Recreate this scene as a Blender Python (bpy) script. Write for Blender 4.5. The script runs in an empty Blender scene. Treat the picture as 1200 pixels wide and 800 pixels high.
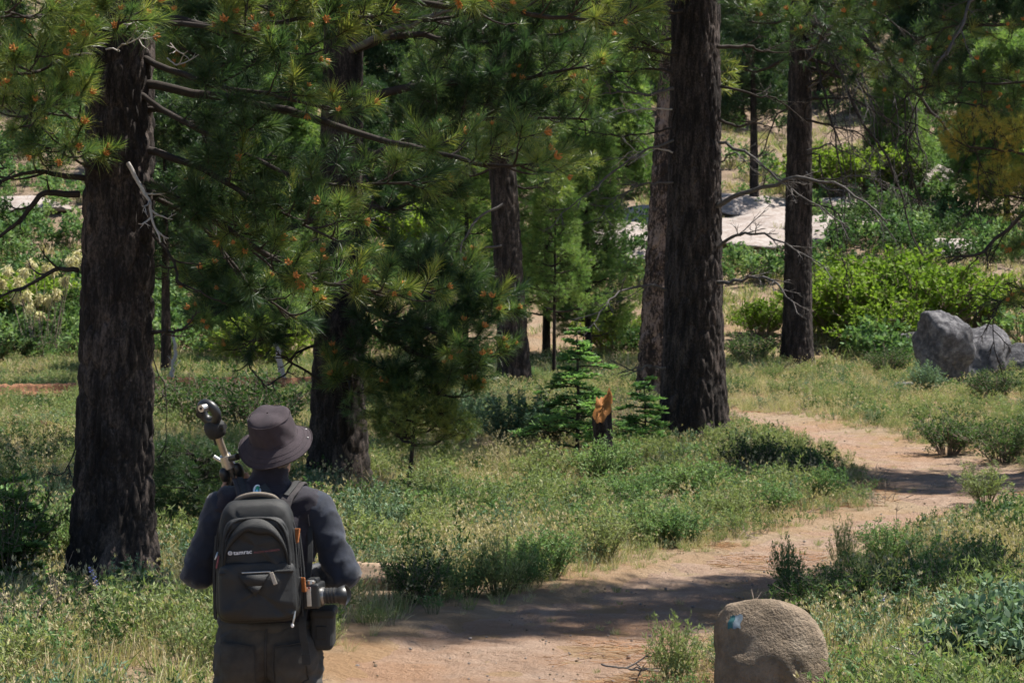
import bpy, bmesh, math, random
import numpy as np
from mathutils import Vector, Matrix, Quaternion

# ------------------------------------------------------------------ camera, sky, sun, exposure
scene = bpy.context.scene
COL = scene.collection
R = math.radians
FPX = 2333.0            # focal length in pixels of a 1200 px wide picture (70 mm on a 36 mm sensor)
CAM_Z = 2.0             # the horizon is the middle row of the picture

cam_data = bpy.data.cameras.new('camera')
cam_data.lens = 70.0
cam_data.sensor_width = 36.0
cam_data.clip_start = 0.1
cam_data.clip_end = 2000.0
cam_data.dof.use_dof = True
cam_data.dof.focus_distance = 10.5
cam_data.dof.aperture_fstop = 10.0
cam = bpy.data.objects.new('camera', cam_data)
COL.objects.link(cam)
cam.location = (0, 0, CAM_Z)
cam.rotation_euler = (R(90), 0, 0)
scene.camera = cam

SUN_EL, SUN_AZ = R(63), math.atan2(0.92, 0.38)     # azimuth measured from +Y (away from the camera) to +X
world = bpy.data.worlds.new('World')
scene.world = world
world.use_nodes = True
wn = world.node_tree
wn.nodes.clear()
sky = wn.nodes.new('ShaderNodeTexSky')
sky.sky_type = 'NISHITA'
sky.sun_disc = False
sky.sun_elevation = SUN_EL
sky.sun_rotation = SUN_AZ
sky.altitude = 1500
bg = wn.nodes.new('ShaderNodeBackground')
bg.inputs['Strength'].default_value = 0.068
wo = wn.nodes.new('ShaderNodeOutputWorld')
wn.links.new(sky.outputs[0], bg.inputs['Color'])
wn.links.new(bg.outputs[0], wo.inputs['Surface'])

sun_data = bpy.data.lights.new('sun', 'SUN')
sun_data.energy = 5.0
sun_data.angle = R(0.53)
sun_data.color = (1.0, 0.945, 0.86)
sun = bpy.data.objects.new('sun', sun_data)
COL.objects.link(sun)
sun_dir = Vector((math.sin(SUN_AZ) * math.cos(SUN_EL), math.cos(SUN_AZ) * math.cos(SUN_EL), math.sin(SUN_EL)))
sun.rotation_euler = sun_dir.to_track_quat('Z', 'Y').to_euler()
sun.location = (20, 30, 60)

scene.view_settings.view_transform = 'Standard'
scene.view_settings.look = 'None'
scene.view_settings.exposure = 1.13
scene.view_settings.gamma = 1.0
scene.view_settings.use_curve_mapping = False
scene.render.engine = 'CYCLES'
scene.cycles.max_bounces = 4
scene.cycles.diffuse_bounces = 2
scene.cycles.adaptive_threshold = 0.024
scene.cycles.glossy_bounces = 2
scene.cycles.transmission_bounces = 2
scene.cycles.transparent_max_bounces = 4
scene.cycles.use_denoising = True

rng = np.random.default_rng(7)
random.seed(7)

# ------------------------------------------------------------------ terrain
PROFILE_Y = np.array([-40., 0, 15, 22, 30, 40, 50, 58, 64, 72, 80, 100, 130, 170, 230, 320])
PROFILE_Z = np.array([0., 0, 0, 0.02, .22, .52, .84, 1.12, 1.55, 3.2, 5.4, 10.9, 19.7, 32.5, 52., 84.])

def _smooth_profile(y):
    acc = 0
    for d, w in ((-3, .15), (-1.5, .2), (0, .3), (1.5, .2), (3, .15)):
        acc = acc + w * np.interp(y + d * np.clip(y / 40, .3, 2), PROFILE_Y, PROFILE_Z)
    return acc

def vnoise(x, y, s, seed=0):
    """smooth value noise in 0..1"""
    x = np.asarray(x, float) / s + seed * 17.3; y = np.asarray(y, float) / s - seed * 9.7
    xi = np.floor(x); yi = np.floor(y); fx = x - xi; fy = y - yi
    fx = fx * fx * (3 - 2 * fx); fy = fy * fy * (3 - 2 * fy)
    def h(a, b):
        v = np.sin(a * 127.1 + b * 311.7 + seed * 74.7) * 43758.5453
        return v - np.floor(v)
    return (h(xi, yi) * (1 - fx) + h(xi + 1, yi) * fx) * (1 - fy) + (h(xi, yi + 1) * (1 - fx) + h(xi + 1, yi + 1) * fx) * fy

def ground_z(x, y):
    x = np.asarray(x, float); y = np.asarray(y, float)
    z = _smooth_profile(y)
    far = np.clip((y - 62) / 30, 0, 1)
    z = z + (vnoise(x, y, 5.0, 1) - .5) * .16 + (vnoise(x, y, 1.7, 2) - .5) * .05
    z = z + far * ((vnoise(x, y, 16., 3) - .5) * 2.6 + (vnoise(x, y, 5., 4) - .5) * .7)
    return z

def gz(x, y):
    return float(ground_z(x, y))

def W(px, py, depth):
    """the point that the photograph shows at pixel (px, py), a given distance away"""
    return Vector(((px - 600) / FPX * depth, depth, CAM_Z - (py - 400) / FPX * depth))

_ys = np.concatenate([np.arange(9, 60, .1), np.arange(60, 300, .25)])
def G(px, py):
    """the ground point seen at pixel (px, py)"""
    xs = (px - 600) / FPX * _ys
    scr = 400 + (CAM_Z - ground_z(xs, _ys)) * FPX / _ys
    i = np.argmax(scr <= py)
    if scr[i] > py: i = len(_ys) - 1
    y = _ys[i]; x = (px - 600) / FPX * y
    return Vector((x, y, gz(x, y)))

# the trail: its two edges as the photograph shows them, turned into ground points
def _catmull(P, n):
    out = []
    P = np.vstack([2 * P[0] - P[1], P, 2 * P[-1] - P[-2]])
    for i in range(1, len(P) - 2):
        p0, p1, p2, p3 = P[i - 1:i + 3]
        for t in np.linspace(0, 1, n, endpoint=False):
            out.append(.5 * ((2 * p1) + (-p0 + p2) * t + (2 * p0 - 5 * p1 + 4 * p2 - p3) * t * t + (-p0 + 3 * p1 - 3 * p2 + p3) * t ** 3))
    out.append(P[-2])
    return np.array(out)
EDGES = [((385, 800), (745, 806)), ((462, 742), (800, 762)), ((578, 716), (850, 736)), ((708, 679), (890, 702)), ((790, 655), (938, 678)), ((899, 631), (992, 646)), ((967, 609), (1050, 622)),
         ((1032, 597), (1105, 605)), ((1045, 582), (1178, 592)), ((1029, 562), (1216, 566)), ((1008, 542), (1186, 546)), ((965, 523), (1112, 528)), ((926, 508), (1037, 514)), ((885, 494), (976, 499)), ((850, 485), (920, 488)), ((795, 480), (850, 481))]
_L = [(-1.75, -4.), (-1.5, 4.), (-1.25, 8.5)] + [tuple(G(*a)[:2]) for a, b in EDGES]
_R = [(.9, -4.), (.85, 4.), (.8, 8.5)] + [tuple(G(*b)[:2]) for a, b in EDGES]
TLF, TRF = _catmull(np.array(_L), 40), _catmull(np.array(_R), 40)
TL, TR = TLF[::3], TRF[::3]
_poly = np.vstack([TL, TR[::-1]]); _pn = np.roll(_poly, -1, 0)
_brd = np.vstack([_poly, (_poly + _pn) / 2])

def trail_dist(x, y):
    """distance from the trail's edge in metres, negative on the trail"""
    x = np.atleast_1d(np.asarray(x, float)); y = np.atleast_1d(np.asarray(y, float)); sh = x.shape; x = x.ravel(); y = y.ravel()
    d = np.full(x.shape, 1e9); ins = np.zeros(x.shape, bool)
    for p in _brd: d = np.minimum(d, np.hypot(x - p[0], y - p[1]))
    for a, b in zip(_poly, _pn):
        if a[1] == b[1]: continue
        c = (a[1] > y) != (b[1] > y)
        ins ^= c & (x < (b[0] - a[0]) * (y - a[1]) / (b[1] - a[1]) + a[0])
    return np.where(ins, -d, d).reshape(sh)

def spline(P, n):
    P = np.array([tuple(p) for p in P], float)
    if len(P) == 2: P = np.array([P[0], (P[0] + P[1]) / 2, P[1]])
    out = _catmull(P, max(2, n // (len(P) - 1)))
    return out

# ------------------------------------------------------------------ tags and mesh helpers
def tag(o, label, cat, group=None):
    o['label'] = label; o['category'] = cat
    if group: o['group'] = group
    return o

def thing(name, label, cat, loc=(0, 0, 0), rotz=0, group=None, scale=1):
    o = bpy.data.objects.new(name, None)
    o.empty_display_size = .1
    COL.objects.link(o)
    o.location = loc; o.rotation_euler = (0, 0, rotz); o.scale = (scale,) * 3
    return tag(o, label, cat, group)

class MB:
    """collects vertices and faces; build() links them as ONE mesh object"""
    def __init__(self):
        self.v = []; self.f3 = []; self.f4 = []; self.m3 = []; self.m4 = []; self.n = 0
    def add(self, V, F, mat=0):
        V = np.asarray(V, float).reshape(-1, 3); F = np.asarray(F, int)
        if len(V) == 0 or F.size == 0: return
        self.v.append(V)
        if F.shape[1] == 3: self.f3.append(F + self.n); self.m3.append(np.full(len(F), mat))
        else: self.f4.append(F + self.n); self.m4.append(np.full(len(F), mat))
        self.n += len(V)
    def mesh(self, name, mats, smooth=True):
        me = bpy.data.meshes.new(name)
        if self.n:
            V = np.vstack(self.v)
            f3 = np.vstack(self.f3) if self.f3 else np.zeros((0, 3), int)
            f4 = np.vstack(self.f4) if self.f4 else np.zeros((0, 4), int)
            me.vertices.add(len(V)); me.vertices.foreach_set('co', V.astype(np.float32).ravel())
            loops = np.concatenate([f3.ravel(), f4.ravel()]).astype(np.int32)
            me.loops.add(len(loops)); me.loops.foreach_set('vertex_index', loops)
            st = np.concatenate([np.arange(len(f3)) * 3, len(f3) * 3 + np.arange(len(f4)) * 4]).astype(np.int32)
            me.polygons.add(len(st)); me.polygons.foreach_set('loop_start', st)
            mi = np.concatenate([np.concatenate(self.m3) if self.m3 else np.zeros(0, int), np.concatenate(self.m4) if self.m4 else np.zeros(0, int)])
            me.polygons.foreach_set('material_index', mi.astype(np.int32))
            me.polygons.foreach_set('use_smooth', np.full(len(st), smooth))
            me.update(calc_edges=True)
        for m in (mats if isinstance(mats, (list, tuple)) else [mats]): me.materials.append(m)
        return me
    def build(self, name, mats, parent=None, smooth=True, loc=None):
        return link(name, self.mesh(name, mats, smooth), parent, loc)
    # shapes
    def tube(self, P, rad, n=6, mat=0, cap=True):
        P = np.asarray(P, float); rad = np.broadcast_to(np.asarray(rad, float), (len(P),))
        T = np.gradient(P, axis=0); T /= np.linalg.norm(T, axis=1)[:, None] + 1e-9
        up = np.array([0, 0, 1.]) if abs(T[0][2]) < .9 else np.array([1., 0, 0])
        N = np.cross(T[0], up); N /= np.linalg.norm(N)
        V = np.zeros((len(P), n, 3)); a = np.arange(n) * 2 * np.pi / n
        for i in range(len(P)):
            N = N - T[i] * N.dot(T[i]); N /= np.linalg.norm(N) + 1e-9
            B = np.cross(T[i], N)
            V[i] = P[i] + rad[i] * (np.cos(a)[:, None] * N + np.sin(a)[:, None] * B)
        self.grid(V, mat, cap)
    def grid(self, V, mat=0, cap=False):
        """rings (m, n, 3) closed round the second axis"""
        m, n = V.shape[:2]
        i = np.arange(m - 1)[:, None] * n; j = np.arange(n)[None]; k = (j + 1) % n
        F = np.stack([i + j, i + k, i + n + k, i + n + j], -1).reshape(-1, 4)
        self.add(V.reshape(-1, 3), F, mat)
        if cap:
            for r, flip in ((0, True), (m - 1, False)):
                c = V[r].mean(0); q = np.vstack([V[r], c])
                jj = np.arange(n); kk = (jj + 1) % n
                F = np.stack([kk, jj, np.full(n, n)], -1) if flip else np.stack([jj, kk, np.full(n, n)], -1)
                self.add(q, F, mat)
    def sheet(self, V, mat=0):
        m, n = V.shape[:2]
        i = np.arange(m - 1)[:, None] * n; j = np.arange(n - 1)[None]
        F = np.stack([i + j, i + j + 1, i + n + j + 1, i + n + j], -1).reshape(-1, 4)
        self.add(V.reshape(-1, 3), F, mat)
    def leaves(self, P, D, L, Wd, mat=0, droop=0., rs=rng):
        """rhombic leaves at P pointing along D"""
        P = np.asarray(P, float); D = np.asarray(D, float); n = len(P)
        if n == 0: return
        D = D / (np.linalg.norm(D, axis=1)[:, None] + 1e-9)
        S = np.cross(D, rs.normal(size=(n, 3)) + np.array([0, 0, 1.2])); S /= np.linalg.norm(S, axis=1)[:, None] + 1e-9
        L = np.broadcast_to(L, (n,))[:, None]; Wd = np.broadcast_to(Wd, (n,))[:, None]
        mid = P + D * L * .48; tip = P + D * L; tip[:, 2] -= droop * L[:, 0]
        V = np.stack([P, mid - S * Wd / 2, tip, mid + S * Wd / 2], 1).reshape(-1, 3)
        self.add(V, np.arange(n * 4).reshape(-1, 4), mat)
    def needles(self, P, D, L, Wd, mat=0, droop=.15, rs=rng):
        """slender blades, bent once: a quad and a tip triangle"""
        P = np.asarray(P, float); D = np.asarray(D, float); n = len(P)
        D = D / (np.linalg.norm(D, axis=1)[:, None] + 1e-9)
        S = np.cross(D, rs.normal(size=(n, 3))); S /= np.linalg.norm(S, axis=1)[:, None] + 1e-9
        L = np.broadcast_to(L, (n,))[:, None]; Wd = np.broadcast_to(Wd, (n,))[:, None]
        mid = P + D * L * .55; tip = P + D * L; tip = tip + np.array([0, 0, -1.]) * droop * L
        V = np.stack([P - S * Wd / 2, P + S * Wd / 2, mid + S * Wd * .4, mid - S * Wd * .4, tip], 1).reshape(-1, 3)
        b = np.arange(n)[:, None] * 5
        self.add(V, b + np.array([[0, 1, 2, 3]]), mat)
        self.add(np.zeros((0, 3)), np.zeros((0, 3), int))
        F3 = b + np.array([[3, 2, 4]])
        self.f3.append(F3 + self.n - len(V)); self.m3.append(np.full(n, mat))
    def box(self, c, s, mat=0, M=None):
        q = np.array([[x, y, z] for x in (-.5, .5) for y in (-.5, .5) for z in (-.5, .5)]) * np.array(s)
        if M is not None: q = q @ np.array(M.to_3x3()).T
        self.add(q + np.array(c), [[0, 1, 3, 2], [4, 6, 7, 5], [0, 4, 5, 1], [2, 3, 7, 6], [0, 2, 6, 4], [1, 5, 7, 3]], mat)
    def ball(self, c, r, mat=0, n=10, M=None):
        th = np.linspace(0, np.pi, n)[:, None]; ph = np.arange(n * 2)[None] * np.pi / n
        V = np.stack([np.sin(th) * np.cos(ph), np.sin(th) * np.sin(ph), np.cos(th) + 0 * ph], -1)[::-1]
        V = V * np.broadcast_to(np.asarray(r, float), (3,))
        if M is not None: V = V @ np.array(M.to_3x3()).T
        self.grid(V + np.asarray(c), mat)

def link(name, me, parent=None, loc=None):
    o = bpy.data.objects.new(name, me)
    COL.objects.link(o)
    if parent is not None: o.parent = parent
    if loc is not None: o.location = loc
    return o

def bevel(o, w=.004, seg=2):
    m = o.modifiers.new('edge', 'BEVEL'); m.width = w; m.segments = seg; m.limit_method = 'ANGLE'
    return o

# ------------------------------------------------------------------ materials
def nodes_of(name):
    m = bpy.data.materials.new(name); m.use_nodes = True
    nt = m.node_tree; nt.nodes.clear()
    return m, nt, nt.nodes.new('ShaderNodeOutputMaterial')
def nd(nt, t, **k):
    n = nt.nodes.new(t)
    for a, b in k.items():
        if a in n.inputs: n.inputs[a].default_value = b
        else: setattr(n, a, b)
    return n
def rgba(c): return (*c, 1.0)
def ramp(nt, fac, stops):
    r = nt.nodes.new('ShaderNodeValToRGB')
    while len(r.color_ramp.elements) < len(stops): r.color_ramp.elements.new(.5)
    for e, (p, c) in zip(r.color_ramp.elements, stops): e.position = p; e.color = rgba(c)
    nt.links.new(fac, r.inputs['Fac'])
    return r.outputs['Color']
def noise(nt, scale, detail=4, rough=.6, coord=None, stretch=None):
    n = nd(nt, 'ShaderNodeTexNoise', Scale=scale, Detail=detail, Roughness=rough)
    if coord is not None:
        if stretch:
            mp = nt.nodes.new('ShaderNodeMapping'); mp.inputs['Scale'].default_value = stretch
            nt.links.new(coord, mp.inputs['Vector']); coord = mp.outputs[0]
        nt.links.new(coord, n.inputs['Vector'])
    return n.outputs['Fac']
def mixc(nt, fac, a, b, mode='MIX'):
    m = nt.nodes.new('ShaderNodeMix'); m.data_type = 'RGBA'; m.blend_type = mode
    for s, v in ((0, fac), (6, a), (7, b)):
        if isinstance(v, bpy.types.NodeSocket): nt.links.new(v, m.inputs[s])
        else: m.inputs[s].default_value = v if s == 0 else rgba(v)
    return m.outputs[2]
def math_(nt, op, a, b=0.):
    m = nt.nodes.new('ShaderNodeMath'); m.operation = op
    for s, v in ((0, a), (1, b)):
        if isinstance(v, bpy.types.NodeSocket): nt.links.new(v, m.inputs[s])
        else: m.inputs[s].default_value = v
    return m.outputs[0]

def leaf_mat(name, stops, trans=.4, rough=.55, spec=.25):
    """green tissue: colour differs from plant to plant and from leaf to leaf, light passes through"""
    m, nt, out = nodes_of(name)
    oi = nt.nodes.new('ShaderNodeObjectInfo'); ge = nt.nodes.new('ShaderNodeNewGeometry')
    f = math_(nt, 'ADD', math_(nt, 'MULTIPLY', oi.outputs['Random'], .55), math_(nt, 'MULTIPLY', ge.outputs['Random Per Island'], .45))
    c = ramp(nt, f, stops)
    p = nd(nt, 'ShaderNodeBsdfPrincipled', Roughness=rough)
    p.inputs['Specular IOR Level'].default_value = spec
    nt.links.new(c, p.inputs['Base Color'])
    t = nt.nodes.new('ShaderNodeBsdfTranslucent')
    nt.links.new(mixc(nt, 1.0, c, (1.0, 1.1, .6), 'MULTIPLY'), t.inputs['Color'])
    mx = nd(nt, 'ShaderNodeMixShader'); mx.inputs[0].default_value = trans
    nt.links.new(p.outputs[0], mx.inputs[1]); nt.links.new(t.outputs[0], mx.inputs[2]); nt.links.new(mx.outputs[0], out.inputs[0])
    return m

def plain_mat(name, col, rough=.8, var=.25, scale=30., bump=.0, bscale=200., metal=0., spec=.4, sheen=0.):
    m, nt, out = nodes_of(name)
    tc = nt.nodes.new('ShaderNodeTexCoord')
    n = noise(nt, scale, 5, .65, tc.outputs['Object'])
    lo = tuple(max(0, c * (1 - var)) for c in col); hi = tuple(min(1, c * (1 + var)) for c in col)
    p = nd(nt, 'ShaderNodeBsdfPrincipled', Roughness=rough, Metallic=metal)
    p.inputs['Specular IOR Level'].default_value = spec
    if sheen: p.inputs['Sheen Weight'].default_value = sheen
    nt.links.new(ramp(nt, n, [(.3, lo), (.7, hi)]), p.inputs['Base Color'])
    if bump:
        b = nd(nt, 'ShaderNodeBump', Strength=bump, Distance=.004)
        nt.links.new(noise(nt, bscale, 3, .6, tc.outputs['Object']), b.inputs['Height']); nt.links.new(b.outputs[0], p.inputs['Normal'])
    nt.links.new(p.outputs[0], out.inputs[0])
    return m

def bark_mat(name, stops, freq=9., bump=.5):
    m, nt, out = nodes_of(name)
    tc = nt.nodes.new('ShaderNodeTexCoord'); co = tc.outputs['Object']
    a = noise(nt, freq, 6, .7, co, (1, 1, .22)); b = noise(nt, freq * 6, 4, .7, co, (1, 1, .5)); d = noise(nt, 1.3, 2, .5, co)
    f = math_(nt, 'ADD', math_(nt, 'MULTIPLY', a, .5), math_(nt, 'ADD', math_(nt, 'MULTIPLY', b, .35), math_(nt, 'MULTIPLY', d, .15)))
    p = nd(nt, 'ShaderNodeBsdfPrincipled', Roughness=.9)
    p.inputs['Specular IOR Level'].default_value = .2
    nt.links.new(ramp(nt, f, stops), p.inputs['Base Color'])
    bp = nd(nt, 'ShaderNodeBump', Strength=bump, Distance=.02)
    nt.links.new(f, bp.inputs['Height']); nt.links.new(bp.outputs[0], p.inputs['Normal'])
    nt.links.new(p.outputs[0], out.inputs[0])
    return m

M = {}
M['bark'] = bark_mat('dark_pine_bark', [(.4, (.010, .0083, .0078)), (.5, (.026, .021, .019)), (.56, (.068, .053, .046)), (.7, (.165, .125, .108))], 9., 1.)
M['bark_plate'] = bark_mat('plated_pine_bark', [(.45, (.022, .017, .015)), (.50, (.05, .037, .031)), (.53, (.16, .118, .098)), (.66, (.30, .235, .20))], 4.2, 1.)
M['limb'] = bark_mat('limb_bark', [(.3, (.02, .017, .015)), (.55, (.045, .037, .032)), (.8, (.11, .095, .085))], 14.)
M['dead'] = bark_mat('weathered_grey_wood', [(.3, (.05, .046, .044)), (.55, (.11, .10, .095)), (.8, (.24, .225, .21))], 16.)
M['deadpale'] = bark_mat('bleached_wood', [(.3, (.25, .22, .2)), (.55, (.42, .39, .36)), (.8, (.58, .55, .51))], 16.)
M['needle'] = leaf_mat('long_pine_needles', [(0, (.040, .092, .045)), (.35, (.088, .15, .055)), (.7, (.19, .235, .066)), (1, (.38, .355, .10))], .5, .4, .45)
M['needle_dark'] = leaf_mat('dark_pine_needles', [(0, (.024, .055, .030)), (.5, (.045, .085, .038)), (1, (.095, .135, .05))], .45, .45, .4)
M['needle_young'] = leaf_mat('young_pine_needles', [(0, (.08, .165, .06)), (.5, (.16, .25, .08)), (1, (.28, .35, .115))], .5, .5, .3)
M['needle_rust'] = leaf_mat('yellowing_pine_needles', [(0, (.17, .22, .06)), (.5, (.32, .30, .075)), (1, (.50, .34, .08))], .5, .5, .3)
M['bud'] = plain_mat('orange_pollen_cones', (.50, .20, .055), .8, .35, 60.)
M['fir'] = leaf_mat('fir_needles', [(0, (.07, .155, .06)), (.5, (.13, .25, .09)), (1, (.22, .35, .14))], .5, .55, .2)
M['leaf'] = leaf_mat('bright_shrub_leaves', [(0, (.085, .15, .024)), (.5, (.18, .27, .042)), (.85, (.28, .34, .065)), (1, (.34, .28, .08))], .45, .65, .15)
M['forb'] = leaf_mat('fresh_herb_leaves', [(0, (.07, .145, .06)), (.5, (.14, .235, .095)), (1, (.27, .34, .15))], .4, .65, .15)
M['sage'] = leaf_mat('blue_grey_leaves', [(0, (.07, .13, .085)), (.5, (.145, .225, .145)), (1, (.27, .34, .22))], .3, .7, .15)
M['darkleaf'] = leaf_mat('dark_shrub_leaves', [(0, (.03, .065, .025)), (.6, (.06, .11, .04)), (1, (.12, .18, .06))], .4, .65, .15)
M['grass'] = leaf_mat('green_grass', [(0, (.12, .17, .07)), (.5, (.215, .265, .11)), (1, (.35, .36, .17))], .4, .6, .2)
M['dry'] = leaf_mat('dry_grass', [(0, (.34, .28, .15)), (.5, (.48, .41, .25)), (1, (.62, .55, .39))], .3, .7, .2)
M['twig'] = plain_mat('dry_twigs', (.22, .17, .135), .9, .4, 20.)
M['litter'] = leaf_mat('fallen_needles', [(0, (.17, .085, .04)), (.5, (.30, .15, .07)), (1, (.42, .24, .12))], .1, .8, .15)
M['lupin'] = plain_mat('lavender_petals', (.42, .38, .66), .7, .25, 60.)
M['plume'] = leaf_mat('cream_blossom', [(0, (.48, .42, .24)), (.5, (.64, .58, .36)), (1, (.76, .7, .48))], .3, .7, .1)
M['stem'] = plain_mat('green_stems', (.11, .12, .05), .8, .3, 30.)

def ground_mat(name, trail=False):
    m, nt, out = nodes_of(name)
    tc = nt.nodes.new('ShaderNodeTexCoord'); co = tc.outputs['Object']
    big = noise(nt, .55, 4, .6, co); mid = noise(nt, 3.2, 6, .7, co); fine = noise(nt, 34., 5, .75, co); grit = noise(nt, 160., 2, .6, co)
    if trail:
        c = ramp(nt, mid, [(.3, (.225, .145, .10)), (.5, (.305, .215, .158)), (.7, (.375, .283, .219))])
        c = mixc(nt, ramp(nt, big, [(.48, (0, 0, 0)), (.66, (.75, .75, .75))]), c, (.30, .165, .09))
        c = mixc(nt, math_(nt, 'MULTIPLY', fine, .45), c, (.25, .165, .11))
        c = mixc(nt, ramp(nt, grit, [(.6, (0, 0, 0)), (.72, (.6, .6, .6))]), c, (.66, .55, .45))
    else:
        c = ramp(nt, mid, [(.28, (.21, .15, .095)), (.5, (.32, .235, .158)), (.72, (.41, .315, .22))])
        c = mixc(nt, ramp(nt, big, [(.42, (0, 0, 0)), (.62, (.85, .85, .85))]), c, (.30, .17, .085))
        c = mixc(nt, math_(nt, 'MULTIPLY', fine, .6), c, (.22, .165, .10))
        sx = nt.nodes.new('ShaderNodeSeparateXYZ'); nt.links.new(co, sx.inputs[0])
        hill = nt.nodes.new('ShaderNodeMapRange'); hill.inputs[1].default_value = 55; hill.inputs[2].default_value = 85
        nt.links.new(sx.outputs['Y'], hill.inputs[0])
        hc = ramp(nt, noise(nt, .45, 7, .68, co), [(.3, (.15, .115, .075)), (.5, (.225, .165, .118)), (.7, (.30, .23, .18))])
        c = mixc(nt, hill.outputs[0], c, hc)
    p = nd(nt, 'ShaderNodeBsdfPrincipled', Roughness=.95)
    p.inputs['Specular IOR Level'].default_value = .15
    nt.links.new(c, p.inputs['Base Color'])
    b = nd(nt, 'ShaderNodeBump', Strength=.9, Distance=.05)
    h = math_(nt, 'ADD', math_(nt, 'ADD', fine, math_(nt, 'MULTIPLY', noise(nt, 11., 4, .6, co), 1.6)), math_(nt, 'MULTIPLY', mid, 1.5))
    nt.links.new(h, b.inputs['Height']); nt.links.new(b.outputs[0], p.inputs['Normal'])
    nt.links.new(p.outputs[0], out.inputs[0])
    return m
def rock_mat(name, stops, spots=(.1, .09, .08)):
    m, nt, out = nodes_of(name)
    tc = nt.nodes.new('ShaderNodeTexCoord'); co = tc.outputs['Object']
    a = noise(nt, 2.2, 6, .65, co); g = noise(nt, 55., 3, .7, co); d = noise(nt, 9., 5, .7, co)
    c = ramp(nt, math_(nt, 'ADD', math_(nt, 'MULTIPLY', a, .6), math_(nt, 'MULTIPLY', d, .4)), stops)
    c = mixc(nt, ramp(nt, g, [(.56, (0, 0, 0)), (.7, (.55, .55, .55))]), c, spots)
    p = nd(nt, 'ShaderNodeBsdfPrincipled', Roughness=.88)
    p.inputs['Specular IOR Level'].default_value = .25
    nt.links.new(c, p.inputs['Base Color'])
    b = nd(nt, 'ShaderNodeBump', Strength=.6, Distance=.03)
    nt.links.new(math_(nt, 'ADD', g, math_(nt, 'MULTIPLY', d, 2.)), b.inputs['Height']); nt.links.new(b.outputs[0], p.inputs['Normal'])
    nt.links.new(p.outputs[0], out.inputs[0])
    return m
M['ground'] = ground_mat('forest_floor')
M['trail'] = ground_mat('pink_granite_grit', True)
M['granite'] = rock_mat('warm_granite', [(.3, (.09, .068, .046)), (.45, (.16, .12, .082)), (.58, (.225, .172, .122)), (.72, (.29, .235, .175))], (.09, .075, .06))
M['granite_grey'] = rock_mat('grey_granite', [(.32, (.03, .03, .035)), (.48, (.085, .083, .09)), (.62, (.19, .185, .19)), (.75, (.30, .29, .295))])
M['granite_pale'] = rock_mat('pale_granite', [(.3, (.17, .13, .11)), (.46, (.27, .225, .20)), (.6, (.35, .315, .295)), (.75, (.40, .37, .355))], (.2, .15, .12))

# ------------------------------------------------------------------ scattering: one part or one stuff object made of many small pieces
def quat_to(D, roll):
    D = np.asarray(D, float); D = D / (np.linalg.norm(D, axis=1)[:, None] + 1e-9)
    th = np.arccos(np.clip(D[:, 2], -1, 1)) / 2; ph = np.arctan2(D[:, 1], D[:, 0]) / 2; ro = roll / 2
    z0 = np.zeros_like(th)
    def mul(a, b):
        w1, x1, y1, z1 = a; w2, x2, y2, z2 = b
        return (w1 * w2 - x1 * x2 - y1 * y2 - z1 * z2, w1 * x2 + x1 * w2 + y1 * z2 - z1 * y2, w1 * y2 - x1 * z2 + y1 * w2 + z1 * x2, w1 * z2 + x1 * y2 - y1 * x2 + z1 * w2)
    q = mul(mul((np.cos(ph), z0, z0, np.sin(ph)), (np.cos(th), z0, np.sin(th), z0)), (np.cos(ro), z0, z0, np.sin(ro)))
    return np.stack(q, 1)

_groups = {}
def scatter_group(key, templates):
    if key in _groups: return _groups[key]
    g = bpy.data.node_groups.new('scatter_' + key, 'GeometryNodeTree')
    g.interface.new_socket('Geometry', in_out='INPUT', socket_type='NodeSocketGeometry')
    g.interface.new_socket('Geometry', in_out='OUTPUT', socket_type='NodeSocketGeometry')
    gi = g.nodes.new('NodeGroupInput'); go = g.nodes.new('NodeGroupOutput')
    g2i = g.nodes.new('GeometryNodeGeometryToInstance')
    for o in reversed(templates):
        oi = g.nodes.new('GeometryNodeObjectInfo'); oi.inputs['Object'].default_value = o
        oi.inputs['As Instance'].default_value = False
        g.links.new(oi.outputs['Geometry'], g2i.inputs[0])
    iop = g.nodes.new('GeometryNodeInstanceOnPoints')
    g.links.new(gi.outputs[0], iop.inputs['Points']); g.links.new(g2i.outputs[0], iop.inputs['Instance'])
    iop.inputs['Pick Instance'].default_value = True
    def attr(n, t):
        a = g.nodes.new('GeometryNodeInputNamedAttribute'); a.data_type = t; a.inputs['Name'].default_value = n
        return a.outputs['Attribute']
    g.links.new(attr('which', 'INT'), iop.inputs['Instance Index'])
    g.links.new(attr('turn', 'QUATERNION'), iop.inputs['Rotation'])
    g.links.new(attr('size', 'FLOAT_VECTOR'), iop.inputs['Scale'])
    g.links.new(iop.outputs[0], go.inputs[0])
    _groups[key] = g
    return g

TEMPLATES = {}
def template(key, meshes):
    TEMPLATES[key] = [bpy.data.objects.new('%s_source_%d' % (key, i), me) for i, me in enumerate(meshes)]

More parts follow.
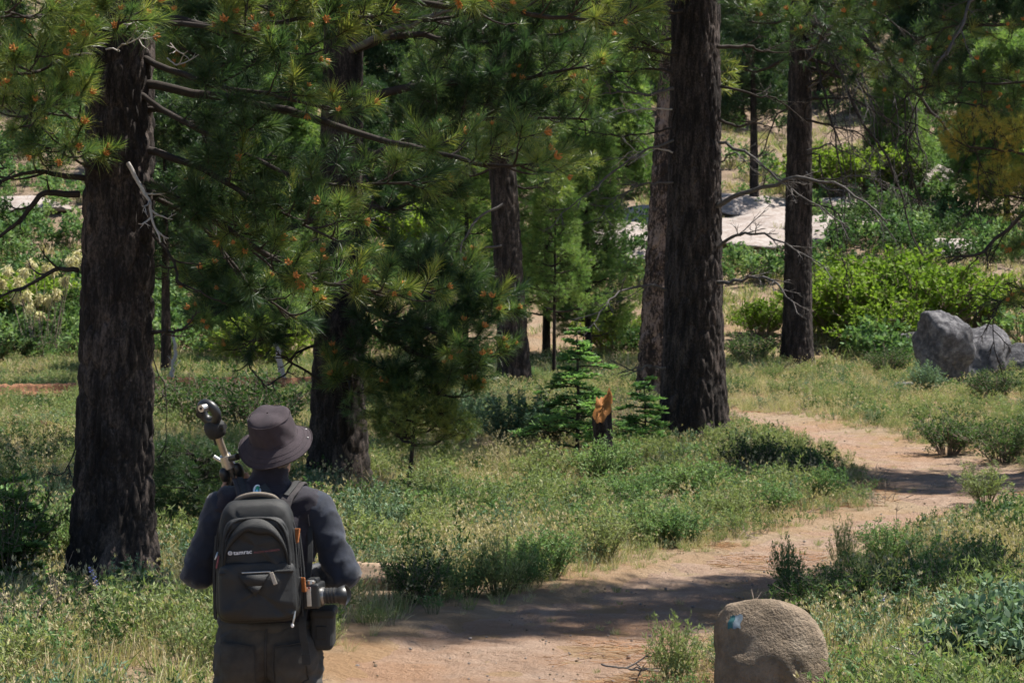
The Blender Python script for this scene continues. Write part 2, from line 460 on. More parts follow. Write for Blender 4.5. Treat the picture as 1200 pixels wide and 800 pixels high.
def scatter(name, key, P, D=None, size=1., which=None, parent=None, kind='stuff', mats=()):
    P = np.asarray(P, float).reshape(-1, 3); n = len(P)
    if D is None: D = np.tile([0, 0, 1.], (n, 1))
    q = quat_to(D, rng.uniform(0, 6.283, n))
    size = np.asarray(size, float)
    if size.ndim < 2: size = np.repeat(np.broadcast_to(size, (n,))[:, None], 3, 1)
    if which is None: which = rng.integers(0, len(TEMPLATES[key]), n)
    me = bpy.data.meshes.new(name); me.vertices.add(n); me.vertices.foreach_set('co', P.astype(np.float32).ravel())
    a = me.attributes.new('which', 'INT', 'POINT'); a.data.foreach_set('value', np.asarray(which, np.int32))
    a = me.attributes.new('turn', 'QUATERNION', 'POINT'); a.data.foreach_set('value', q.astype(np.float32).ravel())
    a = me.attributes.new('size', 'FLOAT_VECTOR', 'POINT'); a.data.foreach_set('vector', size.astype(np.float32).ravel())
    for m in mats: me.materials.append(m)
    o = link(name, me, parent)
    md = o.modifiers.new('scatter', 'NODES'); md.node_group = scatter_group(key, TEMPLATES[key])
    o['kind'] = kind
    return o

# ------------------------------------------------------------------ the setting: ground and trail
def build_ground():
    ys = np.concatenate([np.arange(-40, 8, 3.), np.arange(8, 62, .28), np.arange(62, 120, 1.0), np.arange(120, 330, 4.)])
    u = np.linspace(-1, 1, 261); s = np.sign(u) * (.35 * np.abs(u) + .65 * np.abs(u) ** 2.6)
    X = s[None] * (34 + .75 * np.clip(ys, 0, None))[:, None]; Y = np.repeat(ys[:, None], len(u), 1)
    Z = ground_z(X, Y)
    near = (np.abs(X) < 14) & (Y < 60)
    d = np.full(X.shape, 9.); d[near] = trail_dist(X[near], Y[near])
    Z = Z - .05 * np.clip((.05 - d) / .3, 0, 1)
    mb = MB(); mb.sheet(np.stack([X, Y, Z], -1))
    o = mb.build('ground', M['ground']); o['kind'] = 'structure'
    # trail: its own sheet with a worn hollow and ragged edges
    cols = np.linspace(-1, 1, 41); C_ = (TLF + TRF) / 2; H_ = (TRF - TLF) / 2
    V = np.zeros((len(TLF), len(cols), 3))
    s = np.cumsum(np.hypot(*np.gradient(C_, axis=0).T))
    for j, c in enumerate(cols):
        wob = 1 + (.16 * (vnoise(s, 0 * s + (3 if c > 0 else 8), .5, 5) - .5) + .22 * (vnoise(s, 0 * s + (1 if c > 0 else 6), 1.9, 6) - .5)) * abs(c)
        x = C_[:, 0] + H_[:, 0] * c * wob; y = C_[:, 1] + H_[:, 1] * c * wob
        z = ground_z(x, y) - .03 * (1 - c ** 4) ** .5 - .012 - (.05 if abs(c) > .99 else 0) + (vnoise(x, y, .35, 9) - .5) * .03 + (vnoise(x, y, .13, 10) - .5) * .022
        V[:, j] = np.stack([x, y, z], 1)
    mb = MB(); mb.sheet(V)
    o = mb.build('trail', M['trail']); o['kind'] = 'structure'
build_ground()

# ------------------------------------------------------------------ small pieces that foliage and grass are made of
def tuft(mb, n, L, w, axis_len, spread=(25, 78), mat=0, at=(0, 0, 0), axis=(0, 0, 1), droop=.12, bud=None, rs=rng):
    axis = Vector(axis).normalized(); q = np.array(axis.to_track_quat('Z', 'Y').to_matrix())
    t = rs.uniform(0, 1, n) ** .8; ph = rs.uniform(0, 6.283, n)
    th = np.radians(spread[1] + (spread[0] - spread[1]) * t + rs.normal(0, 9, n))
    D = np.stack([np.sin(th) * np.cos(ph), np.sin(th) * np.sin(ph), np.cos(th)], 1) @ q.T
    P = np.array(at) + np.outer(t * axis_len, np.array(axis))
    mb.needles(P, D, L * rs.uniform(.7, 1.1, n), w, mat, droop, rs)
    if bud is not None:
        tip = np.array(at) + np.array(axis) * axis_len
        for k in range(7):
            a = k * .9; d = np.array([math.cos(a) * .6, math.sin(a) * .6, .8]) @ q.T
            if k == 6: d = np.array(axis)
            pts = np.array([tip + d * x for x in (0, .016, .036, .054)])
            mb.tube(pts, [.005, .0115, .010, .003], 5, bud)

def tuft_set(key, mats, n, L, w, ax, buds):
    ms = []
    for i in range(4):
        rs = np.random.default_rng(100 + i); mb = MB()
        mb.tube([(0, 0, -.05), (0, 0, ax)], [.006, .004], 5, 1)
        sp, kn, kl, ka = ((((25, 78), 1., 1., 1.), ((14, 58), .75, 1.15, 1.9), ((35, 98), 1.05, .95, .9), ((18, 68), .6, 1.1, 1.4)))[i]
        tuft(mb, int(n * kn), L * kl, w, ax * ka, spread=sp, droop=(.12, .2, .1, .28)[i], at=(0, 0, -.02), bud=2 if (i >= 2 and buds) else None, rs=rs)
        ms.append(mb.mesh(key + '_tuft', mats, True))
    template(key, ms)
tuft_set('tuft', [M['needle'], M['limb'], M['bud']], 120, .19, .0042, .12, True)
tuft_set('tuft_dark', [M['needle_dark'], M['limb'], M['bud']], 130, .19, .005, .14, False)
tuft_set('tuft_young', [M['needle_young'], M['limb'], M['bud']], 90, .17, .006, .14, False)

def spray_set(key, mats, L=.8, n_t=13, nn=26, w=.010, nl=.2):
    ms = []
    for i in range(3):
        rs = np.random.default_rng(200 + i); mb = MB()
        P = np.array([[0, 0, 0], [.02, 0, L * .5], [0, .03, L]]); mb.tube(P, [.014, .01, .005], 4, 1)
        for k in range(n_t):
            t = .25 + .75 * k / (n_t - 1)
            a = k * 2.4 + rs.uniform(0, 1); s = L * .34 * (1.1 - t * .8)
            tip = np.array([math.cos(a) * s, math.sin(a) * s, L * t + s * .7]); base = np.array([0, 0, L * t * .9])
            mb.tube([base, tip], [.006, .004], 3, 1)
            tuft(mb, nn, nl, w, .12, at=tip, axis=tip - base + np.array([0, 0, .05]), rs=rs)
        ms.append(mb.mesh(key + '_spray', mats, True))
    template(key, ms)
spray_set('spray', [M['needle'], M['limb']])
spray_set('spray_dark', [M['needle_dark'], M['limb']])
spray_set('spray_young', [M['needle_young'], M['limb']], .7, 12, 24, .012, .17)
spray_set('spray_far', [M['needle_young'], M['limb']], 1.1, 13, 16, .03, .3)
spray_set('spray_far_dark', [M['needle_dark'], M['limb']], 1.1, 13, 16, .03, .3)
spray_set('spray_rust', [M['needle_rust'], M['limb']], .8, 12, 24, .010, .18)

def grass_set(key, mats, n, h, r, w, mat_of, lean=.5, heads=False):
    ms = []
    for i in range(5):
        rs = np.random.default_rng(300 + i); mb = MB()
        a = rs.uniform(0, 6.283, n); q = r * np.sqrt(rs.uniform(0, 1, n))
        P = np.stack([q * np.cos(a), q * np.sin(a), np.full(n, -.01)], 1)
        D = np.stack([np.cos(a) * lean * rs.uniform(0, 1, n), np.sin(a) * lean * rs.uniform(0, 1, n), np.ones(n)], 1) + rs.normal(0, .18, (n, 3))
        mi = (rs.uniform(0, 1, n) < mat_of[i % len(mat_of)])
        Ls = h * rs.uniform(.35, 1., n)
        for k in (0, 1):
            s = mi == bool(k)
            if s.any(): mb.needles(P[s], D[s], Ls[s], w, k, rs.uniform(.1, .35), rs)
        if heads:
            for k in rs.choice(n, n // 5, replace=False):
                d = D[k] / np.linalg.norm(D[k]); tip = P[k] + d * Ls[k] * 1.05
                mb.leaves(tip + rs.normal(0, .008, (6, 3)), d + rs.normal(0, .3, (6, 3)), .035, .012, 1, rs=rs)
        ms.append(mb.mesh(key + '_clump', mats, True))
    template(key, ms)
grass_set('grass', [M['grass'], M['dry']], 46, .34, .13, .0075, (.15, .35, .5, .25, .7), .7)
grass_set('drygrass', [M['grass'], M['dry']], 40, .40, .12, .006, (.8, .95, .7, .9, .85), .8, True)
grass_set('hillgrass', [M['grass'], M['dry']], 40, .5, .3, .022, (.3, .6, .75, .4, .85), .8)

def stems_shrub(rs, n_stem, h, spread, n_twig, twig, n_leaf, ll, lw, arch=.4, leaf_from=.35, upright=.5, stem_r=.007):
    """stems that fan out from the foot, twigs along them, leaves along the twigs: (stem builder, leaf builder)"""
    st, lf = MB(), MB(); LP, LD = [], []
    for s in range(n_stem):
        a = rs.uniform(0, 6.283); q = spread * math.sqrt(rs.uniform(0, 1)); hh = h * rs.uniform(.6, 1.05) * (1 - .45 * (q / max(spread, 1e-3)) ** 2)
        b = np.array([math.cos(a), math.sin(a), 0]) * min(.05 + .15 * q, .25)
        tip = np.array([math.cos(a) * q, math.sin(a) * q, hh])
        t = np.linspace(0, 1, 6)[:, None]
        P = b + (tip - b) * t + np.array([0, 0, 1.]) * arch * hh * .5 * np.sin(t * np.pi * .8) * (q / max(spread, .01)) + rs.normal(0, .02 * h, (6, 3)) * t
        P[0, 2] = -.03
        st.tube(P, np.linspace(stem_r, stem_r * .35, 6), 4)
        for k in range(n_twig):
            u = leaf_from + (1 - leaf_from) * (k + rs.uniform(0, 1)) / n_twig
            i = min(int(u * 5), 4); p = P[i] + (P[i + 1] - P[i]) * (u * 5 - i)
            d = rs.normal(0, 1, 3) + np.array([0, 0, upright]) + (P[-1] - P[0]) / (np.linalg.norm(P[-1] - P[0]) + 1e-6) * .8
            d /= np.linalg.norm(d); L = twig * rs.uniform(.5, 1.1) * (1.2 - .6 * u)
            st.tube([p, p + d * L], [stem_r * .4, stem_r * .2], 3)
            m = n_leaf; w = rs.uniform(.1, 1.05, m)[:, None]
            LP.append(p + d * L * w); LD.append(d * .5 + rs.normal(0, .7, (m, 3)) + np.array([0, 0, .25]))
    LP = np.vstack(LP); LD = np.vstack(LD)
    lf.leaves(LP, LD, ll * rs.uniform(.6, 1.15, len(LP)), lw * rs.uniform(.7, 1.1, len(LP)), rs=rs)
    return st, lf

def herb_set(key, leafm, n_stem, h, spread, n_twig, twig, n_leaf, ll, lw, **k):
    ms = []
    for i in range(4):
        rs = np.random.default_rng(400 + i + len(key))
        st, lf = stems_shrub(rs, n_stem, h, spread, n_twig, twig, n_leaf, ll, lw, **k)
        for V, F, Mi in zip(list(st.v), st.f4, st.m4): pass
        lf2 = MB(); off = 0
        if st.n: 
            lf2.v += st.v; lf2.f3 += st.f3; lf2.f4 += st.f4; lf2.m3 += [a * 0 + 1 for a in st.m3]; lf2.m4 += [a * 0 + 1 for a in st.m4]; off = st.n; lf2.n = st.n
        lf2.v += lf.v; lf2.f4 += [f + off for f in lf.f4]; lf2.m4 += lf.m4; lf2.n += lf.n
        ms.append(lf2.mesh(key + '_clump', [leafm, M['stem']], True))
    template(key, ms)
herb_set('herb', M['forb'], 9, .30, .2, 4, .09, 5, .034, .016, stem_r=.003)
herb_set('feather', M['grass'], 13, .36, .2, 5, .10, 6, .045, .010, stem_r=.0025, upright=1.1)
herb_set('sageherb', M['sage'], 9, .28, .18, 4, .09, 6, .03, .010, stem_r=.003)
herb_set('darkherb', M['darkleaf'], 9, .34, .2, 4, .10, 5, .04, .02, stem_r=.003)
herb_set('hillbrush', M['forb'], 12, .8, .6, 4, .25, 6, .13, .075, stem_r=.01)
herb_set('hillbrush_dark', M['darkleaf'], 12, .9, .7, 4, .25, 6, .13, .075, stem_r=.01)
def litter_templates():
    ms = []
    for i in range(3):
        rs = np.random.default_rng(500 + i); mb = MB(); n = 30
        P = np.stack([rs.uniform(-.2, .2, n), rs.uniform(-.2, .2, n), rs.uniform(.004, .02, n)], 1); a = rs.uniform(0, 6.283, n)
        mb.needles(P, np.stack([np.cos(a), np.sin(a), rs.normal(0, .06, n)], 1), .13, .003, 0, .0, rs)
        ms.append(mb.mesh('needle_litter', [M['litter']]))
    template('litter', ms)
    ms = []
    for i in range(3):
        rs = np.random.default_rng(520 + i); mb = MB()
        for k in range(6):
            p = np.array([rs.uniform(-.15, .15), rs.uniform(-.15, .15), .01]); d = rs.normal(0, 1, 3); d[2] = abs(d[2]) * .7; d /= np.linalg.norm(d); L = rs.uniform(.12, .4)
            m = p + d * L * .5 + rs.normal(0, .02, 3)
            mb.tube([p, m, p + d * L + np.array([0, 0, -.04])], [.004, .003, .0015], 4)
            for j in range(3):
                e = d + rs.normal(0, .7, 3); e /= np.linalg.norm(e); mb.tube([m, m + e * L * .35], [.0025, .001], 3)
        ms.append(mb.mesh('dead_twigs', [M['twig']]))
    template('twigs', ms)
    ms = []
    for i in range(3):
        rs = np.random.default_rng(540 + i); mb = MB(); mb.ball((0, 0, .3), (1, .8, .55), 0, 5)
        mb.v[0] = mb.v[0] + rs.normal(0, .1, mb.v[0].shape)
        ms.append(mb.mesh('pebble', [M['granite_pale' if i else 'granite']]))
    template('pebble', ms)
litter_templates()

# ------------------------------------------------------------------ rocks
def rock_mesh(name, seed, size, mat, n=44, planes=14, soft=7., rough=.05, cuts=()):
    rs = np.random.default_rng(seed)
    th = np.linspace(0, np.pi, n)[:, None]; ph = np.arange(n * 2)[None] * np.pi / n
    D = np.stack([np.sin(th) * np.cos(ph), np.sin(th) * np.sin(ph), np.cos(th) + 0 * ph], -1)[::-1]
    NN = rs.normal(0, 1, (planes, 3)); NN /= np.linalg.norm(NN, axis=1)[:, None]; dd = rs.uniform(.72, 1.0, planes)
    for c in cuts:
        v = np.array(c[:3], float); NN = np.vstack([NN, v / np.linalg.norm(v)]); dd = np.append(dd, c[3])
    k = np.clip(D @ NN.T, .02, None) / dd
    k = np.concatenate([k, np.full(k.shape[:2] + (1,), .75)], -1)
    r = 1 / (np.sum(k ** soft, -1) ** (1 / soft))
    V = D * r[..., None]
    def n3(v, s, sd):
        return (vnoise(v[..., 0] + v[..., 2] * .7, v[..., 1] - v[..., 2] * .8, s, sd) + vnoise(v[..., 2] + v[..., 0] * .5, v[..., 1] + v[..., 0] * .3, s, sd + 1) - 1)
    V = V * (1 + rough * n3(V, .5, seed % 13) + rough * .5 * n3(V, .17, seed % 7) + rough * .25 * n3(V, .07, seed % 5))[..., None]
    V[0] = V[0].mean(0); V[-1] = V[-1].mean(0)
    mb = MB(); mb.grid(V * np.array(size))
    return mb.mesh(name, mat)

def place_rock(name, label, px, py, size, mat, seed, rot=0, sink=.25, group=None, at=None, tilt=(0, 0), **k):
    p = at or G(px, py)
    o = link(name, rock_mesh(name, seed, size, mat, **k)); tag(o, label, 'rock', group)
    o.location = (p[0], p[1], gz(p[0], p[1]) + size[2] * (1 - 2 * sink)); o.rotation_euler = (tilt[0], tilt[1], rot)
    return o

b = place_rock('boulder', 'big rounded tan granite boulder beside the trail, a small painted mark on it', 0, 0, (.36, .42, .42), M['granite'], 38, .4, .31, at=(1.44, 11.3), planes=9, soft=4.0, rough=.07, tilt=(-.38, 0))
def blaze():
    """a small painted trail blaze: two patches, teal and white, lying on the stone"""
    dg = bpy.context.evaluated_depsgraph_get(); dg.update()
    for nm, (x0, x1, y0, y1), col in (('teal_paint', (854, 860, 721, 736), (.03, .11, .115)), ('white_paint', (860, 869, 720, 736), (.19, .23, .26))):
        n = 8; V = np.zeros((n, n, 3)); inv = (Matrix.Translation(b.location) @ b.rotation_euler.to_matrix().to_4x4()).inverted()
        for i in range(n):
            for j in range(n):
                u = i / (n - 1); v = j / (n - 1)
                px = x0 + (x1 - x0) * u + 4 * (v - .5) * -1 + .8 * math.sin(v * 9 + x0); py = y0 + (y1 - y0) * v + .8 * math.sin(u * 7)
                o3 = inv @ Vector((0, 0, CAM_Z)); d3 = (inv @ W(px, py, 11)) - o3
                hit, loc, nor, _ = b.ray_cast(o3, d3.normalized(), depsgraph=dg)
                V[i, j] = np.array(loc + nor * .0025) if hit else np.array((0, 0, 0))
        mb = MB(); mb.sheet(V); o = mb.build(nm, plain_mat(nm, col, .7, .3, 40.), b)
blaze()

# rock outcrop at the right, beyond the trail
g = G(1112, 456)
place_rock('rock', 'tall dark grey rock with a steep shaded face, in front of the bright bushes', 0, 0, (.70, .7, 1.15), M['granite_grey'], 12, .2, .12, at=(g.x, g.y + .3), planes=18, soft=16, rough=.17, tilt=(-.05, .08), cuts=[(.1, -1, -.62, .44), (-.9, -.3, -.1, .62), (0, -.4, 1, .74)])
g = G(1070, 425)
place_rock('rock', 'low grey rock leaning on the left of the tall dark rock', 0, 0, (.85, .7, .5), M['granite_grey'], 15, .1, .2, at=(g.x, g.y + .4), planes=14, soft=14, rough=.15, tilt=(0, .22))
g = G(1162, 450)
place_rock('rock', 'pale lavender grey slab tilted against the right of the tall rock', 0, 0, (.75, .8, 1.0), M['granite_grey'], 18, -.3, .15, at=(g.x + .0, g.y + .9), planes=14, soft=16, rough=.12, tilt=(-.2, .3), cuts=[(-.3, -.6, .7, .55)])
g = G(1196, 440)
place_rock('rock', 'squat grey rock cut by the edge of the picture, below the slab', 0, 0, (.6, .6, .5), M['granite_grey'], 21, .5, .25, at=(g.x, g.y), planes=9, soft=8, rough=.07)
g = G(1143, 430)
place_rock('rock', 'small whitish rock wedged between the tall rock and the slab', 0, 0, (.42, .4, .75), M['granite_pale'], 25, .5, .1, at=(g.x, g.y + 1.2), planes=9, soft=8, rough=.06)
place_rock('rock', 'small flat grey stone lying in the grass below the low leaning rock', 1060, 455, (.34, .25, .14), M['granite_grey'], 29, .5, .3)

# bare pale granite on the slope behind
SLABS = [(742, 286, 3.2, 3.8, .42, 'broad pale granite slab left of the tree pair, on the slope'), (752, 260, 2.6, 2.4, .42, 'pale granite hump above the slab left of the tree pair'),
         (862, 280, 3.0, 3.8, .40, 'flat white granite slab just right of the thick dark trunk'), (908, 264, 2.6, 3.2, .38, 'flat white granite slab left of the single far trunk'),
         (880, 246, 3.4, 2.4, .45, 'white granite ledge at the foot of the small far trunk'), (968, 268, 2.6, 3.0, .36, 'pinkish granite slab right of the single far trunk'),
         (466, 264, 3.0, 2.4, .6, 'pale granite slab seen through the boughs at centre left'), (1078, 218, 1.4, 1.2, .6, 'pale round granite boulder high on the slope at the right'),
         (1000, 250, 1.4, 1.2, .5, 'small pale slab behind the bare drooping twigs'), (1110, 300, 1.3, 1.1, .5, 'pink granite boulder above the bright green bushes'),
         (22, 246, 2.2, 1.6, .4, 'pinkish granite sheet on the slope behind the left pine')]
for i, (px, py, sx, sy, sz, lab) in enumerate(SLABS):
    place_rock('granite_slab', lab, px, py, (sx, sy, sz), M['granite_pale'], 60 + i, [.2, -.3, .1, -.15][i % 4], .30, group='pale granite on the slope', n=40, planes=14, soft=14, rough=.13, tilt=(.24, 0))

# ------------------------------------------------------------------ pines
def cells(P, seed=0):
    """F2 - F1 of a jittered cell pattern"""
    P = np.asarray(P, float); I = np.floor(P); b1 = np.full(len(P), 9.); b2 = np.full(len(P), 9.)
    for dx in (-1, 0, 1):
        for dy in (-1, 0, 1):
            for dz in (-1, 0, 1):
                C = I + np.array([dx, dy, dz]); h = C @ np.array([127.1, 311.7, 74.7]) + seed
                J = np.stack([np.sin(h) * 43758.5453, np.sin(h * 1.3 + 2) * 24634.6345, np.sin(h * .7 + 5) * 35412.123], 1); J -= np.floor(J)
                d = np.linalg.norm(C + J - P, axis=1)
                b2 = np.minimum(np.maximum(d, b1), b2); b1 = np.minimum(b1, d)
    return b2 - b1

def trunk(root, height, r0, top, zdense, nu=72, step=.03, flare=.28, fw=.10, depth=.035, mat='bark', stretch=.28, seed=0, bend=0.):
    """tapered trunk with root flare and furrowed, plated bark; top = horizontal offset of the tip"""
    z = np.concatenate([np.arange(-.35, zdense, step), np.linspace(zdense, height, 14)])
    zz = np.clip(z, 0, None); t = zz / height
    r = r0 * ((1 - t) ** .8 * .97 + .03) + r0 * flare * np.exp(-zz / (r0 * 1.4))
    a = np.arange(nu) * 2 * np.pi / nu
    lob = 1 + (.10 * np.exp(-zz / (r0 * 1.6)))[:, None] * np.sin(a * 5 + seed)[None] + .03 * np.sin(a * 2 + z[:, None] * .5 + seed)
    cx = top[0] * t + bend * np.sin(t * 6.0 + seed); cy = top[1] * t
    C, S = np.cos(a)[None], np.sin(a)[None]
    X = r[:, None] * lob * C; Y = r[:, None] * lob * S; Zg = np.repeat(z[:, None], nu, 1)
    f = 1 / fw
    wx = (vnoise(X * 3 + Zg, Y * 3 - Zg, .4, seed + 3) - .5) * .5
    q = np.stack([X * f + wx, Y * f - wx, Zg * f * stretch], -1).reshape(-1, 3)
    e = cells(q, seed).reshape(X.shape)
    n2 = vnoise(X * 9 + Y * 5, Zg * 2 + Y * 7, .12, seed) - .5
    h = np.clip(e * 2.6, 0, 1) ** .7 * depth + n2 * depth * .35 - depth * .5
    h = h * np.clip(r / r0, .3, 1)[:, None]
    V = np.stack([X + h * C + cx[:, None], Y + h * S + cy[:, None], Zg], -1)
    mb = MB(); mb.grid(V, 0, True)
    return mb.build('trunk', M[mat], root, True), (lambda zq: Vector((top[0] * zq / height + bend * math.sin(zq / height * 6 + seed), top[1] * zq / height, zq)))

def bough(rs, P, r0, r1, n_sub, sub_len, tufts, mb, lift=.35, sub_from=.25, fill=3, side=1.0, wig=.03, second=2):
    """a limb along P with twigs that carry needle tufts (tufts gets (pos, dir))"""
    C = spline(P, 16); L = np.linalg.norm(np.diff(C, axis=0), axis=1).sum()
    if tufts is None:
        kk = np.cumsum(rs.normal(0, 1, (len(C), 3)), 0); kk -= np.linspace(0, 1, len(C))[:, None] * kk[-1]; C += kk * .012 * L ** .8
    C[1:-1] += rs.normal(0, wig * L * .12, (len(C) - 2, 3))
    mb.tube(C, np.linspace(r0, r1, len(C)), 7)
    T = np.gradient(C, axis=0); T /= np.linalg.norm(T, axis=1)[:, None]
    if tufts is not None: tufts.append((C[-1], T[-1] + np.array([0, 0, .3])))
    for k in range(n_sub):
        t = sub_from + (1 - sub_from) * (k + rs.uniform(0, .9)) / n_sub
        i = min(int(t * (len(C) - 1)), len(C) - 2); p = C[i] + (C[i + 1] - C[i]) * (t * (len(C) - 1) - i)
        tg = T[i]; sd = np.cross(tg, [0, 0, 1.]); sd /= np.linalg.norm(sd) + 1e-9
        a = rs.uniform(-1, 1)
        d = tg * rs.uniform(.4, .9) + sd * side * (1 if k % 2 else -1) * rs.uniform(.4, 1.0) + np.array([0, 0, 1.]) * a * .55
        d /= np.linalg.norm(d); l = sub_len * rs.uniform(.55, 1.1) * (1.15 - .55 * t)
        s = np.linspace(0, 1, 6)[:, None]
        Q = p + d * l * s + np.array([0, 0, 1.]) * lift * l * (s ** 2 - .35 * s) + rs.normal(0, .02 * l, (6, 3)) * s
        rr = min(r1 * .9 + .004, .012); mb.tube(Q, np.linspace(rr, .004, 6), 5)
        if tufts is None:
            for j in range(second):
                e = d + rs.normal(0, .6, 3); e /= np.linalg.norm(e); m = Q[rs.integers(2, 5)]
                m2 = m + e * l * .2 + rs.normal(0, .03 * l, 3); mb.tube([m, m2, m + e * l * .42], [.005, .004, .0015], 4)
                e2 = e + rs.normal(0, .8, 3); mb.tube([m2, m2 + e2 * l * .14], [.003, .0012], 3)
            continue
        tq = Q[-1] - Q[-2]; tq /= np.linalg.norm(tq)
        tufts.append((Q[-1], tq + np.array([0, 0, .25])))
        for j in range(fill):
            w = rs.uniform(.3, .95); m = Q[0] + (Q[-1] - Q[0]) * w + np.array([0, 0, 1.]) * lift * l * (w * w - .35 * w)
            e = tq + rs.normal(0, .65, 3) + np.array([0, 0, .25]); e /= np.linalg.norm(e)
            ll = rs.uniform(.08, .25) * max(.5, l)
            mb.tube([m, m + e * ll], [.006, .004], 4)
            tufts.append((m + e * ll, e + np.array([0, 0, .15])))

def upper_crown(rs, ctr, z0, z1, n, l0, l1, pts, mb, per=7, droop=.25, az=None, wid=1.0):
    """whorled limbs of the crown between two heights, each carrying sprays"""
    for k in range(n):
        u = (k + rs.uniform(0, 1)) / n; z = z0 + (z1 - z0) * u
        a = k * 2.39996 + rs.uniform(-.4, .4)
        if az is not None: a = az[0] + (az[1] - az[0]) * rs.uniform(0, 1)
        l = (l0 + (l1 - l0) * u) * rs.uniform(.65, 1.1); c = np.array(ctr(z)); d = np.array([math.cos(a), math.sin(a), 0])
        s = np.linspace(0, 1, 7)[:, None]
        P = c + d * l * s + np.array([0, 0, 1.]) * l * (-droop * np.sin(s * 2.4) + .22 * s ** 3 + .1 * s) + rs.normal(0, .03 * l, (7, 3)) * s
        mb.tube(P, np.linspace(.018 + .014 * l, .008, 7), 5)
        sd = np.cross(d, [0, 0, 1.])
        for j in range(per):
            t = .3 + .7 * (j + rs.uniform(0, 1)) / per; i = min(int(t * 6), 5); p = P[i] + (P[i + 1] - P[i]) * (t * 6 - i)
            e = d * rs.uniform(.3, 1) + sd * rs.choice([-1, 1]) * rs.uniform(.2, 1.) * wid + np.array([0, 0, rs.uniform(-.15, .7)])
            pts.append((p, e))
        pts.append((P[-1], d + np.array([0, 0, .4])))

def add_needles(root, name, key, pts, size, sizej=.25, which=None):
    if not pts: return
    P = np.array([p for p, d in pts]); D = np.array([d for p, d in pts])
    s = size * rng.uniform(1 - sizej, 1 + sizej, len(P))
    return scatter(name, key, P, D, s, which, root)

def limb(root, name, mat, fn):
    mb = MB(); fn(mb); return mb.build(name, M[mat], root, True)

def pxs(root, pts, d0, d1):
    """pixel polyline with depth running from d0 to d1, in the tree's own coordinates"""
    n = len(pts) - 1; b0 = root.location
    return [np.array(W(x, y, d0 + (d1 - d0) * i / n) - b0) for i, (x, y) in enumerate(pts)]

# --- the big pine at the left
g = G(133, 688)
T1 = thing('pine_tree', 'big near pine with dark furrowed trunk and tufted boughs, left of the hiker', 'pine tree', g, group='old pines along the trail')
_, c1 = trunk(T1, 21., .310, (.25, .2), 5.6, nu=130, step=.02, flare=.22, fw=.065, depth=.045, stretch=.22, seed=3)
rs = np.random.default_rng(11); Y1 = g.y; tl = []; td = []
# (pixel path, depth at trunk, depth at tip, thickness, twigs, twig length, dense)
BOUGHS1 = [
    ([(120, 62), (80, 66), (45, 84), (12, 74)], -.1, -1.6, .022, 9, .42, 1), ([(122, 150), (85, 138), (52, 122), (22, 150)], -.1, -1.4, .022, 9, .42, 1),
    ([(118, -8), (80, 4), (40, 20), (5, 14)], -.2, -1.8, .022, 9, .42, 1), ([(120, 40), (128, 46), (134, 42), (140, 22)], -.25, -1.5, .018, 5, .3, 1),
    ([(112, 215), (70, 205), (35, 202), (-25, 222)], 0, -.5, .042, 5, .5, 2), ([(100, 205), (92, 190), (80, 172), (72, 190)], -.2, -1.0, .018, 5, .35, 1),
    ([(150, 25), (230, 30), (310, 48), (345, 70)], .0, -.9, .04, 8, .5, 1), ([(150, -30), (230, -25), (330, -5), (395, 15)], .0, -.8, .045, 10, .55, 1),
    ([(160, 122), (205, 135), (250, 168), (292, 212)], 0, -.3, .04, 9, .5, 2), ([(160, 168), (235, 198), (310, 240), (395, 282)], 0, -.9, .052, 12, .55, 2),
    ([(160, 232), (205, 230), (262, 262), (322, 318)], .2, -.5, .045, 10, .5, 2), ([(160, 60), (230, 95), (310, 110), (402, 132)], 0, -1.0, .045, 10, .55, 2),
    ([(160, 195), (260, 265), (365, 325), (470, 346)], 0, -.6, .05, 13, .5, 1), ([(160, 95), (300, 120), (450, 165), (560, 190), (632, 192)], 0, -1.1, .058, 10, .5, 3),
    ([(160, -20), (340, -5), (520, 5), (640, 20), (720, 28)], 0, -1.2, .065, 15, .6, 1), ([(160, -60), (300, -50), (450, -30), (560, 0)], 0, -1.4, .06, 12, .6, 1),
    ([(160, 10), (260, 30), (370, 20), (440, 20)], 0, -1.0, .04, 9, .5, 1), ([(165, 215), (230, 260), (290, 330), (345, 372)], 0, .3, .035, 10, .5, 2),
    ([(160, 100), (255, 165), (375, 215), (480, 214)], -.1, -.8, .04, 9, .5, 2), ([(110, -60), (60, -40), (20, -30), (-30, -10)], 0, -1.5, .03, 9, .5, 1)]
for path, a, bb, r, ns, sl, mode in BOUGHS1:
    mb = MB(); P = pxs(T1, path, Y1 + a, Y1 + bb); lst = []
    P[0] = np.array(c1(max(.2, P[0][2]))) * .6 + P[0] * .4
    bough(rs, P, r * .68, .008, ns, sl, lst, mb, fill=3, sub_from=.55 if mode == 3 else .25, side=1.0)
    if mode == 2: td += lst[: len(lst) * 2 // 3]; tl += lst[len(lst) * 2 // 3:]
    else: tl += lst
    mb.build('branch', M['limb'], T1)
